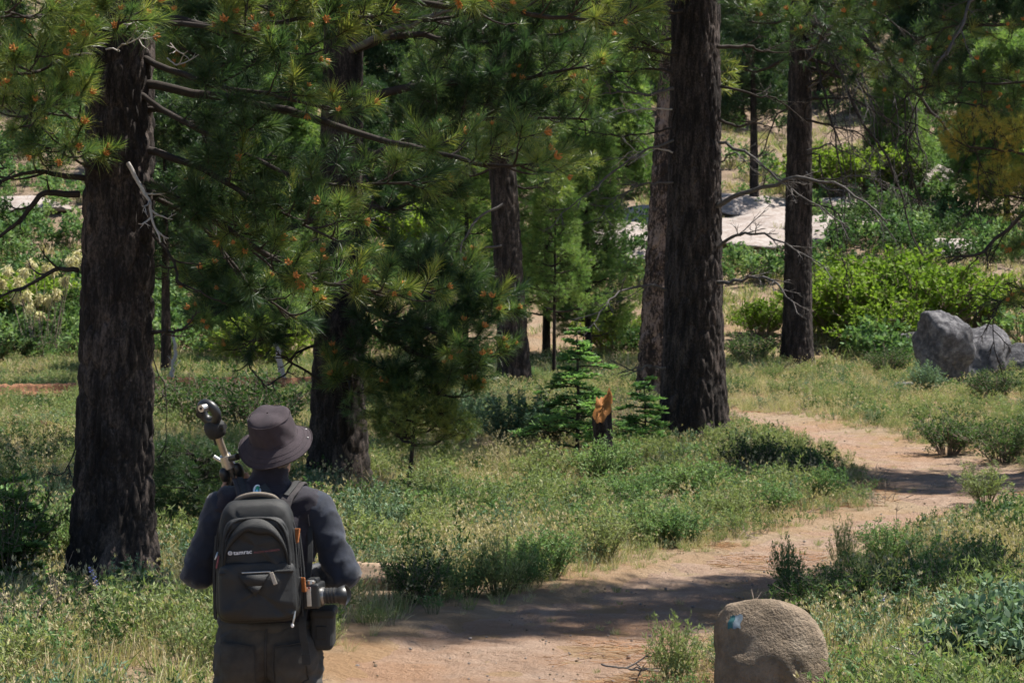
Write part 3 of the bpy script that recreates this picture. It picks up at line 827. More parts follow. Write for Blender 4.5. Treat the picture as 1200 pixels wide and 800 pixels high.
for path, a, bb, r, mat in [
    ([(95, 228), (55, 236), (20, 262), (-15, 292)], 0, -.3, .030, 'limb'), ([(92, 318), (60, 320), (30, 334), (-10, 352)], 0, -.2, .022, 'limb'),
    ([(150, 190), (168, 225), (180, 250), (188, 284)], -.32, -.55, .019, 'deadpale'), ([(168, 392), (190, 388), (208, 386), (216, 384)], 0, -.3, .020, 'limb'),
    ([(128, 62), (150, 55), (158, 34), (163, 22)], -.3, -1.6, .007, 'deadpale'), ([(196, 68), (204, 78), (212, 66), (220, 60)], -.4, -.9, .007, 'deadpale'),
    ([(172, 260), (205, 300), (212, 330), (240, 345)], 0, -.4, .016, 'limb'), ([(92, 470), (84, 520), (72, 550), (58, 552)], -.3, -.5, .008, 'limb'), ([(172, 400), (188, 440), (192, 500), (194, 560)], .1, .0, .006, 'limb')]:
    mb = MB(); bough(rs, pxs(T1, path, Y1 + a, Y1 + bb), r, r * .35, 5 if r > .015 else 2, .3, None, mb)
    mb.build('dead_branch', M[mat], T1)
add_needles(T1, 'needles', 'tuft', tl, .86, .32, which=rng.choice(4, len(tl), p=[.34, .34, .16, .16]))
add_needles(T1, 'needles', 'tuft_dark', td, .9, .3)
pts = []; mb = MB(); upper_crown(rs, c1, 9.5, 20.5, 17, 1.9, .5, pts, mb, 6)
mb.build('crown_limbs', M['limb'], T1)['kind'] = 'stuff'; add_needles(T1, 'crown', 'spray', pts, 1.05)

# --- the pine behind the hiker, thick with dark boughs
g = G(395, 566)
T2 = thing('pine_tree', 'pine with dense dark boughs close behind the hiker hat', 'pine tree', g, group='old pines along the trail')
_, c2 = trunk(T2, 18., .35, (.25, .1), 5.0, nu=80, step=.03, flare=.22, fw=.09, depth=.04, seed=8)
rs = np.random.default_rng(21); Y2 = g.y; td = []; tl = []
BOUGHS2 = [
    ([(408, 195), (480, 165), (560, 140), (690, 140)], -1.2, .07, 16, .8), ([(410, 120), (500, 100), (600, 95), (700, 75)], -1.0, .07, 16, .8), ([(405, 160), (470, 190), (540, 150), (620, 110)], -.8, .05, 13, .8),
    ([(402, 330), (460, 335), (520, 355), (575, 372)], -1.3, .05, 14, .7), ([(400, 370), (450, 395), (505, 420), (560, 440)], -1.1, .05, 14, .7), ([(400, 345), (450, 370), (500, 385), (545, 405)], -1.8, .05, 14, .7),
    ([(402, 300), (450, 300), (500, 320), (540, 330)], -.5, .04, 9, .6), ([(396, 300), (340, 320), (290, 345), (245, 372)], -1.2, .05, 13, .7), ([(396, 250), (330, 270), (280, 300), (235, 330)], -.9, .05, 12, .7),
    ([(398, 210), (340, 200), (290, 210), (240, 215)], -.6, .05, 11, .7), ([(400, 150), (330, 130), (280, 140), (230, 110)], -.6, .05, 12, .7), ([(402, 80), (320, 70), (270, 80), (210, 55)], -.6, .05, 12, .7),
    ([(405, 60), (480, 40), (560, 50), (660, 40)], -.4, .06, 14, .8), ([(400, 410), (440, 440), (480, 455), (530, 465)], -1.4, .04, 11, .6), ([(398, 385), (360, 390), (320, 395), (290, 400)], -1.4, .035, 8, .5),
    ([(404, 230), (450, 245), (490, 235), (530, 225)], -.5, .04, 7, .55), ([(402, 20), (300, 10), (240, 20), (180, 0)], -.2, .06, 12, .8), ([(404, 0), (500, -10), (600, 10), (700, -10)], -.4, .06, 14, .8),
    ([(400, 430), (405, 440), (410, 452), (412, 462)], -1.4, .02, 5, .3)]
for i, (path, bb, r, ns, sl) in enumerate(BOUGHS2):
    mb = MB(); P = pxs(T2, path, Y2 - .1, Y2 + bb); lst = []
    bough(rs, P, r, .012, ns, sl, lst, mb, fill=4, sub_from=.18)
    if i == len(BOUGHS2) - 1: tl += lst
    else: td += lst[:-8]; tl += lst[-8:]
    mb.build('branch', M['limb'], T2)
mb = MB(); bough(rs, pxs(T2, [(410, 60), (455, 42), (490, 26), (540, 12)], Y2 - .2, Y2 - 1.2), .05, .02, 4, .5, None, mb); mb.build('dead_branch', M['dead'], T2)
for path in ([(425, 200), (436, 235), (440, 262), (455, 290)], [(405, 470), (360, 440), (340, 420), (325, 415)], [(390, 400), (345, 415), (335, 440), (312, 452)], [(395, 395), (330, 380), (300, 420), (310, 455)]):
    mb = MB(); bough(rs, pxs(T2, path, Y2 - .2, Y2 - .9), .022, .008, 5, .4, None, mb); mb.build('dead_branch', M['limb'], T2)
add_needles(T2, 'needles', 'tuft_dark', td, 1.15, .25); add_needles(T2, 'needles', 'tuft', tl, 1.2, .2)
pts = []; mb = MB(); upper_crown(rs, c2, 6.2, 17.5, 24, 2.4, .5, pts, mb, 7)
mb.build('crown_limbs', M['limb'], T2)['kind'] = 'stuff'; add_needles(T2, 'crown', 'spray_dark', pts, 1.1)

# --- the middle pine
g = G(601, 452)
T3 = thing('pine_tree', 'dark bare trunked pine at mid picture behind the hanging boughs', 'pine tree', g, group='old pines along the trail')
_, c3 = trunk(T3, 22., .40, (-1.0, .1), 10., nu=60, step=.05, flare=.22, fw=.13, depth=.05, seed=5, bend=-.06)
rs = np.random.default_rng(31); Y3 = g.y
for path, bb, r in (([(590, 240), (560, 260), (540, 290), (545, 320)], -1.0, .035), ([(588, 285), (545, 290), (530, 310), (505, 330)], -.8, .03), ([(585, 130), (545, 150), (530, 160), (510, 190)], -.9, .05)):
    mb = MB(); bough(rs, pxs(T3, path, Y3 - .4, Y3 + bb), r, r * .4, 4, .5, None, mb); mb.build('dead_branch', M['dead'], T3)
pts = []; mb = MB(); upper_crown(rs, c3, 5.2, 9., 10, 2.2, 2.0, pts, mb, 6); upper_crown(rs, c3, 9.2, 21.5, 28, 3.0, .6, pts, mb, 7)
mb.build('crown_limbs', M['limb'], T3)['kind'] = 'stuff'; add_needles(T3, 'crown', 'spray', pts, 1.1)

# --- the thick straight pine right of centre with bare grey side branches
g = G(811, 520)
T4 = thing('pine_tree', 'thick straight dark pine beside the far bend of the trail, grey dead side branches', 'pine tree', g, group='old pines along the trail')
_, c4 = trunk(T4, 25., .52, (.25, .3), 8.6, nu=170, step=.026, flare=.20, fw=.085, depth=.042, stretch=.22, seed=9)
rs = np.random.default_rng(41); Y4 = g.y
DEAD4 = [
    ([(790, 104), (760, 112), (728, 108), (698, 112)], -.6, .045, 'dead'), ([(790, 86), (765, 80), (735, 84), (705, 86)], -.3, .035, 'limb'), ([(788, 128), (760, 126), (738, 127), (716, 128)], -.5, .022, 'deadpale'),
    ([(788, 150), (765, 154), (735, 158), (702, 156)], -.4, .026, 'limb'), ([(788, 164), (750, 176), (712, 196), (672, 232), (645, 268)], -1.4, .032, 'dead'), ([(788, 214), (760, 214), (735, 224), (712, 240), (700, 262)], -1.0, .024, 'dead'),
    ([(782, 342), (765, 340), (738, 344), (710, 362), (684, 394)], -1.6, .038, 'dead'), ([(780, 432), (760, 430), (745, 432), (728, 428)], -1.0, .035, 'dead'), ([(788, 178), (765, 175), (750, 178), (735, 180)], -.3, .02, 'deadpale'),
    ([(840, 57), (870, 56), (890, 60), (915, 62)], .2, .05, 'limb'), ([(840, 242), (880, 226), (925, 214), (985, 222), (1040, 262)], -1.8, .065, 'dead'), ([(842, 290), (860, 274), (885, 272), (925, 292), (970, 316)], -1.6, .042, 'dead'),
    ([(838, 330), (862, 324), (892, 322), (915, 338), (945, 374)], -1.8, .05, 'dead'), ([(842, 168), (880, 180), (915, 206), (950, 232), (996, 268)], -1.2, .04, 'dead'), ([(842, 140), (870, 146), (885, 142), (905, 150)], .0, .04, 'limb'),
    ([(842, 190), (862, 182), (880, 190), (900, 176)], -.9, .022, 'dead'), ([(842, 100), (880, 112), (910, 120), (940, 140)], .2, .035, 'limb')]
for i, (path, bb, r, mat) in enumerate(DEAD4):
    mb = MB(); bough(rs, pxs(T4, path, Y4 - .25, Y4 + bb), r * .72, r * .2, 10 if len(path) > 4 else 6, .6, None, mb, lift=.05, sub_from=.2, second=4); mb.build('dead_branch', M[mat], T4)
pts = []; mb = MB(); upper_crown(rs, c4, 6.3, 8.4, 7, 1.8, 2.2, pts, mb, 5, az=(1.2, 4.2)); upper_crown(rs, c4, 8.8, 24.5, 34, 3.1, .6, pts, mb, 7)
mb.build('crown_limbs', M['limb'], T4)['kind'] = 'stuff'; add_needles(T4, 'crown', 'spray', pts, 1.1)

# --- its leaning companion with lighter plated bark
g = G(765, 474)
T5 = thing('pine_tree', 'leaning pine with lighter plated bark, half hidden by the thick dark trunk', 'pine tree', g, group='old pines along the trail')
_, c5 = trunk(T5, 24., .36, (1.35, .4), 10.5, nu=64, step=.045, flare=.18, fw=.16, depth=.06, stretch=.45, seed=14, mat='bark_plate')
rs = np.random.default_rng(51); pts = []; mb = MB(); upper_crown(rs, c5, 11.5, 23.5, 24, 2.6, .5, pts, mb, 7)
mb.build('crown_limbs', M['limb'], T5)['kind'] = 'stuff'; add_needles(T5, 'crown', 'spray', pts, 1.1)

# --- the single trunk farther right
g = G(934, 428)
T6 = thing('pine_tree', 'single dark pine trunk left of the bright green bushes', 'pine tree', g, group='old pines along the trail')
_, c6 = trunk(T6, 26., .46, (.3, .2), 11.5, nu=96, step=.05, flare=.2, fw=.10, depth=.04, seed=17)
rs = np.random.default_rng(61); Y6 = g.y
for path, bb, r, mat in [([(940, 30), (985, 40), (1030, 68), (1075, 115), (1122, 168)], -1.5, .13, 'limb'), ([(945, 60), (965, 90), (975, 140), (985, 210), (985, 250)], -2., .06, 'limb'),
                         ([(945, 70), (985, 85), (1000, 130), (1040, 190), (1065, 250), (1082, 300)], -2.5, .075, 'limb'), ([(945, 140), (980, 150), (1010, 160), (1035, 190)], -1., .05, 'limb'),
                         ([(945, 100), (1000, 70), (1020, 120), (1022, 190), (1030, 250)], -2.2, .04, 'dead'), ([(945, 200), (975, 222), (1005, 232), (1050, 282)], -1.5, .05, 'dead'),
                         ([(930, 120), (905, 140), (890, 180), (870, 190)], -1., .04, 'limb'), ([(945, 240), (975, 245), (990, 270), (992, 330)], -1.4, .035, 'limb'), ([(948, 215), (1000, 205), (1050, 220), (1085, 240)], -1.4, .03, 'dead')]:
    mb = MB(); bough(rs, pxs(T6, path, Y6 - .3, Y6 + bb), r * .8, r * .25, 12, 1.1, None, mb, lift=-.2, sub_from=.15, second=5); mb.build('dead_branch', M[mat], T6)
for k in range(20):
    y0 = rs.uniform(-10, 210); x1 = rs.uniform(975, 1085); y1 = y0 + rs.uniform(20, 90)
    mb = MB(); bough(rs, pxs(T6, [(944, y0), (944 + (x1 - 944) * .45, y0 + rs.uniform(-25, 15)), (x1, y1), (x1 + rs.uniform(-8, 25), min(340, y1 + rs.uniform(40, 120)))], Y6 - .3, Y6 - rs.uniform(.5, 3)), .035, .008, 12, .9, None, mb, lift=-.25, sub_from=.2, second=5); mb.build('dead_branch', M[('limb', 'dead')[k % 2]], T6)
pts = []; mb = MB(); upper_crown(rs, c6, 9.2, 12.5, 9, 3.2, 3.2, pts, mb, 7); upper_crown(rs, c6, 12.6, 25.5, 26, 3.2, .6, pts, mb, 6)
mb.build('crown_limbs', M['limb'], T6)['kind'] = 'stuff'; add_needles(T6, 'crown', 'spray_dark', pts, 1.35)

# --- a pine whose trunk stands out of the picture at the right; its boughs hang into the top right corner
Y10 = 29.; X10 = 9.3
T10 = thing('pine_tree', 'pine reaching in from the right edge with drooping boughs and bare twigs', 'pine tree', (X10, Y10, gz(X10, Y10)), group='old pines along the trail')
_, c10 = trunk(T10, 14., .34, (.1, .1), 5., nu=48, step=.06, flare=.25, fw=.10, depth=.04, seed=23)
rs = np.random.default_rng(71); tl = []; td = []; tr = []
for path, bb, r, ns, sl, k in [([(1355, 40), (1230, 0), (1100, 20), (980, 30), (880, 30)], -.8, .07, 18, .9, 0), ([(1355, 60), (1220, 45), (1100, 60), (1000, 75)], -.4, .06, 16, .85, 0),
                               ([(1355, 110), (1260, 95), (1170, 110), (1080, 112)], -.8, .05, 15, .8, 0), ([(1355, -20), (1200, -30), (1050, -10), (900, 5)], -.3, .07, 16, .9, 0), ([(1355, -10), (1150, -40), (1000, -30), (850, -10)], .8, .06, 16, .9, 0),
                               ([(1355, 235), (1270, 190), (1200, 180), (1135, 172)], -1.0, .045, 13, .7, 2), ([(1355, 215), (1280, 230), (1220, 235), (1165, 228)], -.3, .04, 11, .65, 2),
                               ([(1355, 160), (1280, 140), (1220, 140), (1160, 145)], .5, .045, 12, .7, 0), ([(1355, 290), (1290, 270), (1240, 270), (1190, 292)], -.4, .04, 9, .6, 1), ([(1355, 330), (1290, 330), (1240, 345), (1180, 358)], -.6, .035, 7, .5, 1)]:
    mb = MB(); lst = []; bough(rs, pxs(T10, path, Y10 - .1, Y10 + bb), r * .8, .012, int(ns * .85), sl, lst, mb, fill=3, sub_from=.3)
    if k == 0: td += lst[::2]; tl += lst[1::2]
    else: ({1: tl, 2: tr}[k]).extend(lst); mb.build('branch', M['limb'], T10)
for path, bb, r, mat in [([(1340, 170), (1250, 190), (1205, 222), (1168, 270), (1142, 292), (1112, 308)], -1., .045, 'limb'), ([(1330, -60), (1240, -40), (1150, -5), (1126, 40), (1098, 74)], -1.4, .04, 'dead'),
                         ([(1340, 120), (1200, 150), (1150, 120), (1155, 190), (1145, 250)], -.8, .02, 'limb'), ([(1340, 90), (1190, 110), (1080, 110), (1065, 160), (1078, 235)], -.9, .022, 'limb'), ([(1340, 60), (1120, 30), (1075, 130), (1070, 225)], -.6, .02, 'limb'), ([(1340, 330), (1240, 350), (1190, 340), (1165, 370), (1170, 425)], -.8, .018, 'limb'), ([(1340, 350), (1230, 372), (1185, 350), (1140, 362)], -.5, .02, 'limb')]:
    mb = MB(); bough(rs, pxs(T10, path, Y10 - .1, Y10 + bb), r, r * .3, 13, .7, None, mb, lift=-.3, sub_from=.2, second=5); mb.build('dead_branch', M[mat], T10)
add_needles(T10, 'needles', 'tuft_dark', td, 1.1, .25); add_needles(T10, 'needles', 'tuft', tl, 1.1, .2)
P = np.array([p for p, d in tr]); scatter('yellowing_needles', 'spray_rust', P, np.array([d for p, d in tr]), .42, None, T10)
pts = []; mb = MB(); upper_crown(rs, c10, 7., 13.5, 22, 2.6, .6, pts, mb, 8)
mb.build('crown_limbs', M['limb'], T10)['kind'] = 'stuff'; add_needles(T10, 'crown', 'spray_dark', pts, 1.1)

# --- a pine out of the picture at the right; its shade falls across the near trail
T11 = thing('pine_tree', 'pine outside the right edge whose shade crosses the near trail', 'pine tree', (6.3, 17.35, gz(6.3, 17.35)), group='old pines along the trail')
_, c11 = trunk(T11, 17., .30, (.1, .1), 3., nu=32, step=.1, flare=.25, fw=.10, depth=.03, seed=29)
rs = np.random.default_rng(75); pts = []; mb = MB(); upper_crown(rs, c11, 5.6, 16.5, 34, .8, .3, pts, mb, 6)
mb.build('crown_limbs', M['limb'], T11)['kind'] = 'stuff'; add_needles(T11, 'crown', 'spray_dark', pts, .85)

# --- younger pines with green crowns down to the ground
def young_pine(name, label, px, py, height, rad, key, dens, r, size, seed, z0=.12, group=None, at=None, thin=.85, loc=None):
    g = loc or G(px, py); root = thing(name, label, 'pine tree', g, group=group)
    _, c = trunk(root, height, r, (rng.uniform(-.15, .15), 0), min(height * .6, 5), nu=16, step=.12, flare=.2, fw=.08, depth=.01, seed=seed)
    rs = np.random.default_rng(seed); pts = []; mb = MB(); upper_crown(rs, c, height * z0, height * .97, dens, rad, rad * .12, pts, mb, 6, droop=.05)
    pts.append((np.array([0, 0, height - .2]), np.array([0, 0, 1.])))
    mb.build('limbs', M['limb'], root)['kind'] = 'stuff'; add_needles(root, 'crown', key, pts, size, .25)
    return root
young_pine('young_pine', 'slender young pine with a bare lower stem, between the middle and the thick trunk', 649, 448, 5.2, .95, 'spray_young', 26, .055, .62, 81, .34, 'young pines')
young_pine('young_pine', 'full bright green young pine left of the leaning plated trunk', 690, 428, 7.6, 1.35, 'spray_young', 50, .11, .85, 82, .10, 'young pines')
young_pine('young_pine', 'taller young pine right behind the middle trunk, yellow green', 640, 420, 9.5, 1.8, 'spray_young', 56, .13, .95, 83, .12, 'young pines')
young_pine('young_pine', 'small olive young pine with a crooked stem right of the hiker', 478, 578, 1.35, .55, 'spray', 14, .035, .42, 84, .42, 'young pines')
young_pine('young_pine', 'knee high dark pine seedling between the big left trunk and the hiker', 226, 640, .95, .36, 'spray_dark', 13, .02, .36, 85, .12, 'young pines')
young_pine('young_pine', 'young pine behind the dark boughs left of the middle trunk', 545, 430, 7.5, 1.7, 'spray_young', 44, .11, .9, 86, .10, 'young pines')
young_pine('young_pine', 'young pine behind the foliage just right of the left pine', 300, 425, 6.0, 1.6, 'spray_young', 40, .10, .9, 87, .12, 'young pines')

# --- pines on the slope behind: three kinds, copied
def copy_tree(o, loc, rz, sc, label):
    c = o.copy(); COL.objects.link(c); c.location = loc; c.rotation_euler = (0, 0, rz); c.scale = (sc,) * 3; c['label'] = label
    for ch in o.children:
        d = ch.copy(); COL.objects.link(d); d.parent = c
    return c
FAR = [(195, 440, 0, .62, 'slim dark far pine right behind the big left trunk'),
       (250, 330, 2, .8, 'far pine behind the left boughs'), (330, 290, 1, .8, 'far pine on the slope behind the hiker hat'), (420, 300, 2, .7, 'far pine left of the pale slab at centre left'), (520, 262, 1, .8, 'far pine right of the pale slab at centre left'),
       (560, 220, 2, .9, 'high far pine behind the middle trunk'), (720, 232, 1, .75, 'far pine left of the tree pair'), (680, 150, 2, .9, 'upper far pine left of the tree pair'), (745, 130, 1, .9, 'high far pine peeping left of the thick trunk'),
       (884, 246, 0, .95, 'small straight far pine standing at the granite ledge'), (870, 150, 2, .9, 'far pine above the granite ledge'), (1050, 225, 1, .6, 'small far pine behind the drooping twigs'),
       (1125, 170, 0, .9, 'far pine with a visible bare stem at upper right'), (1180, 262, 1, .8, 'bushy far pine at the right edge above the rocks'), (1090, 120, 2, .95, 'high far pine at upper right'), (960, 110, 1, .9, 'high far pine above the single trunk'),
       (1165, 100, 2, .95, 'topmost far pine at the right edge'), (620, 120, 1, .95, 'topmost far pine at mid picture'), (460, 160, 2, .95, 'high far pine at centre left'), (360, 150, 1, 1., 'high far pine behind the left boughs'), (230, 190, 2, .9, 'high far pine right of the left trunk'),
       (95, 130, 1, .9, 'high far pine at upper left'), (-10, 90, 2, 1., 'topmost far pine at the left edge'), (820, 90, 1, 1., 'topmost far pine behind the thick trunk'), (1020, 60, 2, 1.1, 'topmost far pine right of the single trunk'), (180, 90, 1, 1.1, 'topmost far pine above the left boughs'), (500, 60, 2, 1.1, 'topmost far pine at centre left'), (720, 50, 1, 1.1, 'topmost far pine left of the thick trunk'), (1230, 190, 2, 1., 'far pine just cut by the right edge')]
proto = {}
for i, (px, py, k, s, lab) in enumerate(FAR):
    g = G(px, py); rz = rng.uniform(0, 6.28); s *= rng.uniform(.9, 1.12)
    if k not in proto:
        t = young_pine('slope_pine', lab, px, py, (12., 9., 11.)[k], (1.9, 2.3, 2.0)[k], ('spray_far_dark', 'spray_far', 'spray_far_dark')[k], (34, 52, 48)[k], (.24, .16, .18)[k], (.95, 1.1, 1.1)[k], 90 + k, (.34, .08, .1)[k], 'pines on the slope')
        t.scale = (s,) * 3; t.rotation_euler = (0, 0, rz); proto[k] = t
    else: copy_tree(proto[k], g, rz, s, lab)

# ------------------------------------------------------------------ shrubs, each a thing of its own (> stems, foliage)
STYLES = {   # leaf material, then stems_shrub arguments for a plant one metre high
    'manzanita': ('leaf', dict(n_stem=60, h=1., spread=1.15, n_twig=14, twig=.30, n_leaf=9, ll=.085, lw=.05, arch=.5, stem_r=.014, leaf_from=.25)),
    'herb': ('forb', dict(n_stem=46, h=1., spread=.66, n_twig=10, twig=.24, n_leaf=9, ll=.065, lw=.024, arch=.3, stem_r=.008, leaf_from=.15, upright=.8)),
    'sage': ('sage', dict(n_stem=44, h=1., spread=.62, n_twig=10, twig=.2, n_leaf=10, ll=.075, lw=.022, arch=.3, stem_r=.008, leaf_from=.15, upright=.9)),
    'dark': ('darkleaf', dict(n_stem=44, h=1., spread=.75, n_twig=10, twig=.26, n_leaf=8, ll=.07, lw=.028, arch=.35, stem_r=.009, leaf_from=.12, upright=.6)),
    'wispy': ('grass', dict(n_stem=48, h=1., spread=.55, n_twig=6, twig=.25, n_leaf=7, ll=.09, lw=.018, arch=.25, stem_r=.006, leaf_from=.15, upright=1.2)),
    'twiggy': ('dry', dict(n_stem=40, h=1., spread=.65, n_twig=9, twig=.25, n_leaf=2, ll=.06, lw=.02, arch=.3, stem_r=.008, leaf_from=.2, upright=.8)),
    'lush': ('sage', dict(n_stem=46, h=1., spread=.9, n_twig=10, twig=.28, n_leaf=8, ll=.12, lw=.055, arch=.3, stem_r=.010, leaf_from=.1, upright=.5)),
}
_sm = {}
def shrub_meshes(style, v):
    if (style, v) not in _sm:
        mat, k = STYLES[style]
        st, lf = stems_shrub(np.random.default_rng(700 + v * 13 + len(style)), **k)
        _sm[style, v] = (st.mesh('stems', M['twig' if style in ('twiggy', 'manzanita', 'dark') else 'stem']), lf.mesh('foliage', M[mat]))
    return _sm[style, v]
def shrub(name, label, style, px, py, h, wide=1., cat='shrub', group=None, loc=None, v=None):
    g = loc or G(px, py)
    root = thing(name, label, cat, (g[0], g[1], gz(g[0], g[1]) - .01), rng.uniform(0, 6.28), group)
    root.scale = (h * wide, h * wide, h)
    a, b_ = shrub_meshes(style, int(rng.integers(0, 2)) if v is None else v)
    link('stems', a, root)['kind'] = 'stuff'; f = link('foliage', b_, root); f['kind'] = 'stuff'
    return root

GB = 'bright green bushes behind the rocks'
shrub('green_bush', 'largest bright green bush, rising behind the tall dark rock', 'manzanita', 1080, 402, 2.6, 1.0, 'bush', GB)
shrub('green_bush', 'bright green bush just right of the single far trunk', 'manzanita', 990, 398, 2.3, 1.0, 'bush', GB)
shrub('green_bush', 'yellowish front bush between the single trunk and the low rock', 'manzanita', 1035, 416, 1.7, 1.1, 'bush', GB)
shrub('green_bush', 'round bright green bush left of the single far trunk', 'manzanita', 893, 396, 1.3, .85, 'bush', GB)
shrub('green_bush', 'bright green bush highest on the slope, behind the others', 'manzanita', 1040, 374, 2.4, 1.1, 'bush', GB)
shrub('green_bush', 'bright green bush at the right end, above the pale slab', 'manzanita', 1140, 385, 1.8, 1.1, 'bush', GB)
shrub('green_bush', 'far bright green bush seen between the tree trunks below the ledge', 'manzanita', 985, 232, 2.4, 1.3, 'bush', GB)
shrub('green_bush', 'yellow green bush in front of the plated leaning trunk', 'manzanita', 715, 412, 1.4, .9, 'bush', GB)
shrub('green_bush', 'bright green bush seen low between the left pine and the hiker', 'manzanita', 300, 432, 1.5, 1.1, 'bush', GB)
shrub('green_bush', 'bright green bush at the left edge behind the cream plumes', 'manzanita', 20, 382, 1.9, 1.1, 'bush', GB)
shrub('green_bush', 'bright green bush behind the boughs left of the middle trunk', 'manzanita', 500, 300, 2.4, 1.2, 'bush', GB)

S = [  # name, label, style, px, py, height, width
    ('sage_shrub', 'blue grey shrub touching the hiker right elbow', 'sage', 436, 648, .66, .95), ('sage_shrub', 'small round blue grey shrub behind the trailside grass', 'sage', 541, 600, .34, 1.1),
    ('sage_shrub', 'blue green shrub low under the dark boughs', 'sage', 545, 512, .9, 1.1), ('sage_shrub', 'blue green shrub against the left side of the big left trunk', 'herb', 72, 665, .75, .9),
    ('leafy_shrub', 'fresh green shrub at the left edge of the trail, in front of the log', 'herb', 548, 700, .40, 1.1), ('leafy_shrub', 'pale green shrub at the trail edge right of the fresh green one', 'herb', 612, 690, .42, .9),
    ('leafy_shrub', 'pale green mound above the narrow part of the trail', 'herb', 800, 640, .38, 1.2), ('leafy_shrub', 'light green mound left of the trail narrowing', 'herb', 905, 603, .45, 1.2), ('leafy_shrub', 'light green herb mound near the trail bend', 'herb', 965, 590, .5, 1.0),
    ('leafy_shrub', 'light green mound at the foot of the thick pine', 'herb', 745, 600, .5, 1.3), ('leafy_shrub', 'green shrub in the middle of the sunny grass', 'wispy', 660, 640, .45, 1.0), ('dark_shrub', 'dark upright sprig in the sunny grass', 'dark', 678, 612, .42, .7),
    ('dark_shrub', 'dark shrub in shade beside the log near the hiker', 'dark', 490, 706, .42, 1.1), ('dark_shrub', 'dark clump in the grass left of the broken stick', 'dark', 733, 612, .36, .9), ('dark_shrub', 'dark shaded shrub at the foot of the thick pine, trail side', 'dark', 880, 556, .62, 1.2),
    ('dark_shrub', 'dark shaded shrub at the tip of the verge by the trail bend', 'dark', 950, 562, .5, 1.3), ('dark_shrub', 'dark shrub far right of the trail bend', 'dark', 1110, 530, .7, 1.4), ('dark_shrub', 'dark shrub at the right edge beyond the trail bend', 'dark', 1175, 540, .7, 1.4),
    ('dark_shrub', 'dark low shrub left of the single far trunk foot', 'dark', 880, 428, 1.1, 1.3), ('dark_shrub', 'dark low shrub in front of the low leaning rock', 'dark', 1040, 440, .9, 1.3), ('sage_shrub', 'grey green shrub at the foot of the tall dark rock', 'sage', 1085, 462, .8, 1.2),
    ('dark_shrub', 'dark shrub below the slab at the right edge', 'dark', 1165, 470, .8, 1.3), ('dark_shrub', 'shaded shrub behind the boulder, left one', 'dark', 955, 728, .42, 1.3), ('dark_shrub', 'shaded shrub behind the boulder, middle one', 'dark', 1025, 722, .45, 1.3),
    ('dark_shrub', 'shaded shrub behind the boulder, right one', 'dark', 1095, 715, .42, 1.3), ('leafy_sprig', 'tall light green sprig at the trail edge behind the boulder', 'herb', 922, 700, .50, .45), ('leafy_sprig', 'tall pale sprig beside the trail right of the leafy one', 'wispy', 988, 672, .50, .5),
    ('leafy_shrub', 'light green weed mound right of the trail narrowing', 'herb', 1040, 660, .40, 1.3), ('spiky_shrub', 'dark spiky plant with upright flower spikes near the right edge', 'dark', 1160, 700, .5, .8), ('lush_shrub', 'lush blue green shrub filling the lower right corner', 'lush', 1195, 800, .62, 1.0),
    ('lush_shrub', 'lush green shrub left of the corner shrub', 'lush', 1125, 790, .42, .9), ('wispy_shrub', 'wispy light shrub at the trail edge left of the boulder', 'wispy', 790, 800, .42, .9), ('twiggy_shrub', 'dry twiggy plant in front of the boulder', 'twiggy', 868, 812, .36, .9),
    ('twiggy_shrub', 'dry pinkish twiggy bush by the left trunk foot', 'twiggy', 72, 745, .42, 1.1), ('twiggy_shrub', 'dry twiggy bush at the bottom left edge', 'twiggy', 20, 770, .45, 1.2), ('twiggy_shrub', 'grey twig tangle under the thick pine', 'twiggy', 862, 545, .45, 1.4),
    ('twiggy_shrub', 'pinkish dry brush behind the orange stump', 'twiggy', 730, 506, .9, 1.0), ('lupin_leaves', 'bright green fan leaved plant left of the trunk foot', 'herb', 122, 722, .26, .7), ('lupin_leaves', 'bright green fan leaved plant right of the trunk foot', 'herb', 178, 710, .28, .6),
    ('dark_shrub', 'dark fir green shrub cut by the left edge', 'dark', 5, 690, 1.0, .7), ('dark_shrub', 'dark shaded shrub behind the hiker left shoulder', 'dark', 220, 505, 1.1, 1.2), ('dark_shrub', 'dark green shrub behind the hiker hat', 'dark', 300, 510, 1.2, 1.3),
    ('sage_shrub', 'shaded blue green shrub right of the dark boughs', 'sage', 600, 525, .9, 1.2), ('dark_shrub', 'dark green thicket low under the boughs', 'dark', 640, 520, .9, 1.3), ('leafy_shrub', 'pale grey green mound under the small olive pine', 'wispy', 505, 600, .62, 1.4),
    ('leafy_shrub', 'loose light green sapling hiding the foot of the orange stump', 'herb', 712, 572, .72, 1.1),     ('leafy_shrub', 'tall feathery pale green shrub on the left trail edge nearest the hiker', 'wispy', 585, 698, .5, 1.1), ('leafy_shrub', 'feathery light green shrub on the left trail edge, second from the hiker', 'herb', 645, 676, .46, 1.1), ('leafy_shrub', 'feathery yellow green shrub halfway along the left trail edge', 'wispy', 705, 658, .5, 1.2), ('leafy_shrub', 'light green shrub on the left trail edge before the narrowing', 'herb', 765, 640, .5, 1.1), ('leafy_shrub', 'feathery pale shrub on the verge left of the narrowing', 'wispy', 860, 618, .52, 1.2), ('leafy_shrub', 'light green shrub in the grass below the thick pine', 'herb', 820, 590, .6, 1.2),
    ('leafy_shrub', 'pale green mound in front of the fir sapling', 'wispy', 640, 570, .6, 1.4), ('leafy_shrub', 'grassy green mound beside the shaded trail bend', 'wispy', 1155, 590, .5, 1.4), ('dark_shrub', 'dark shrub in the left meadow behind the trunk', 'dark', 20, 425, 1.1, 1.6), ('dark_shrub', 'low dark shrub right of it in the left meadow', 'dark', 75, 420, .9, 1.6)]
for nm, lab, st, px, py, h, w in S: shrub(nm, lab, st, px, py, h, w, group=None)

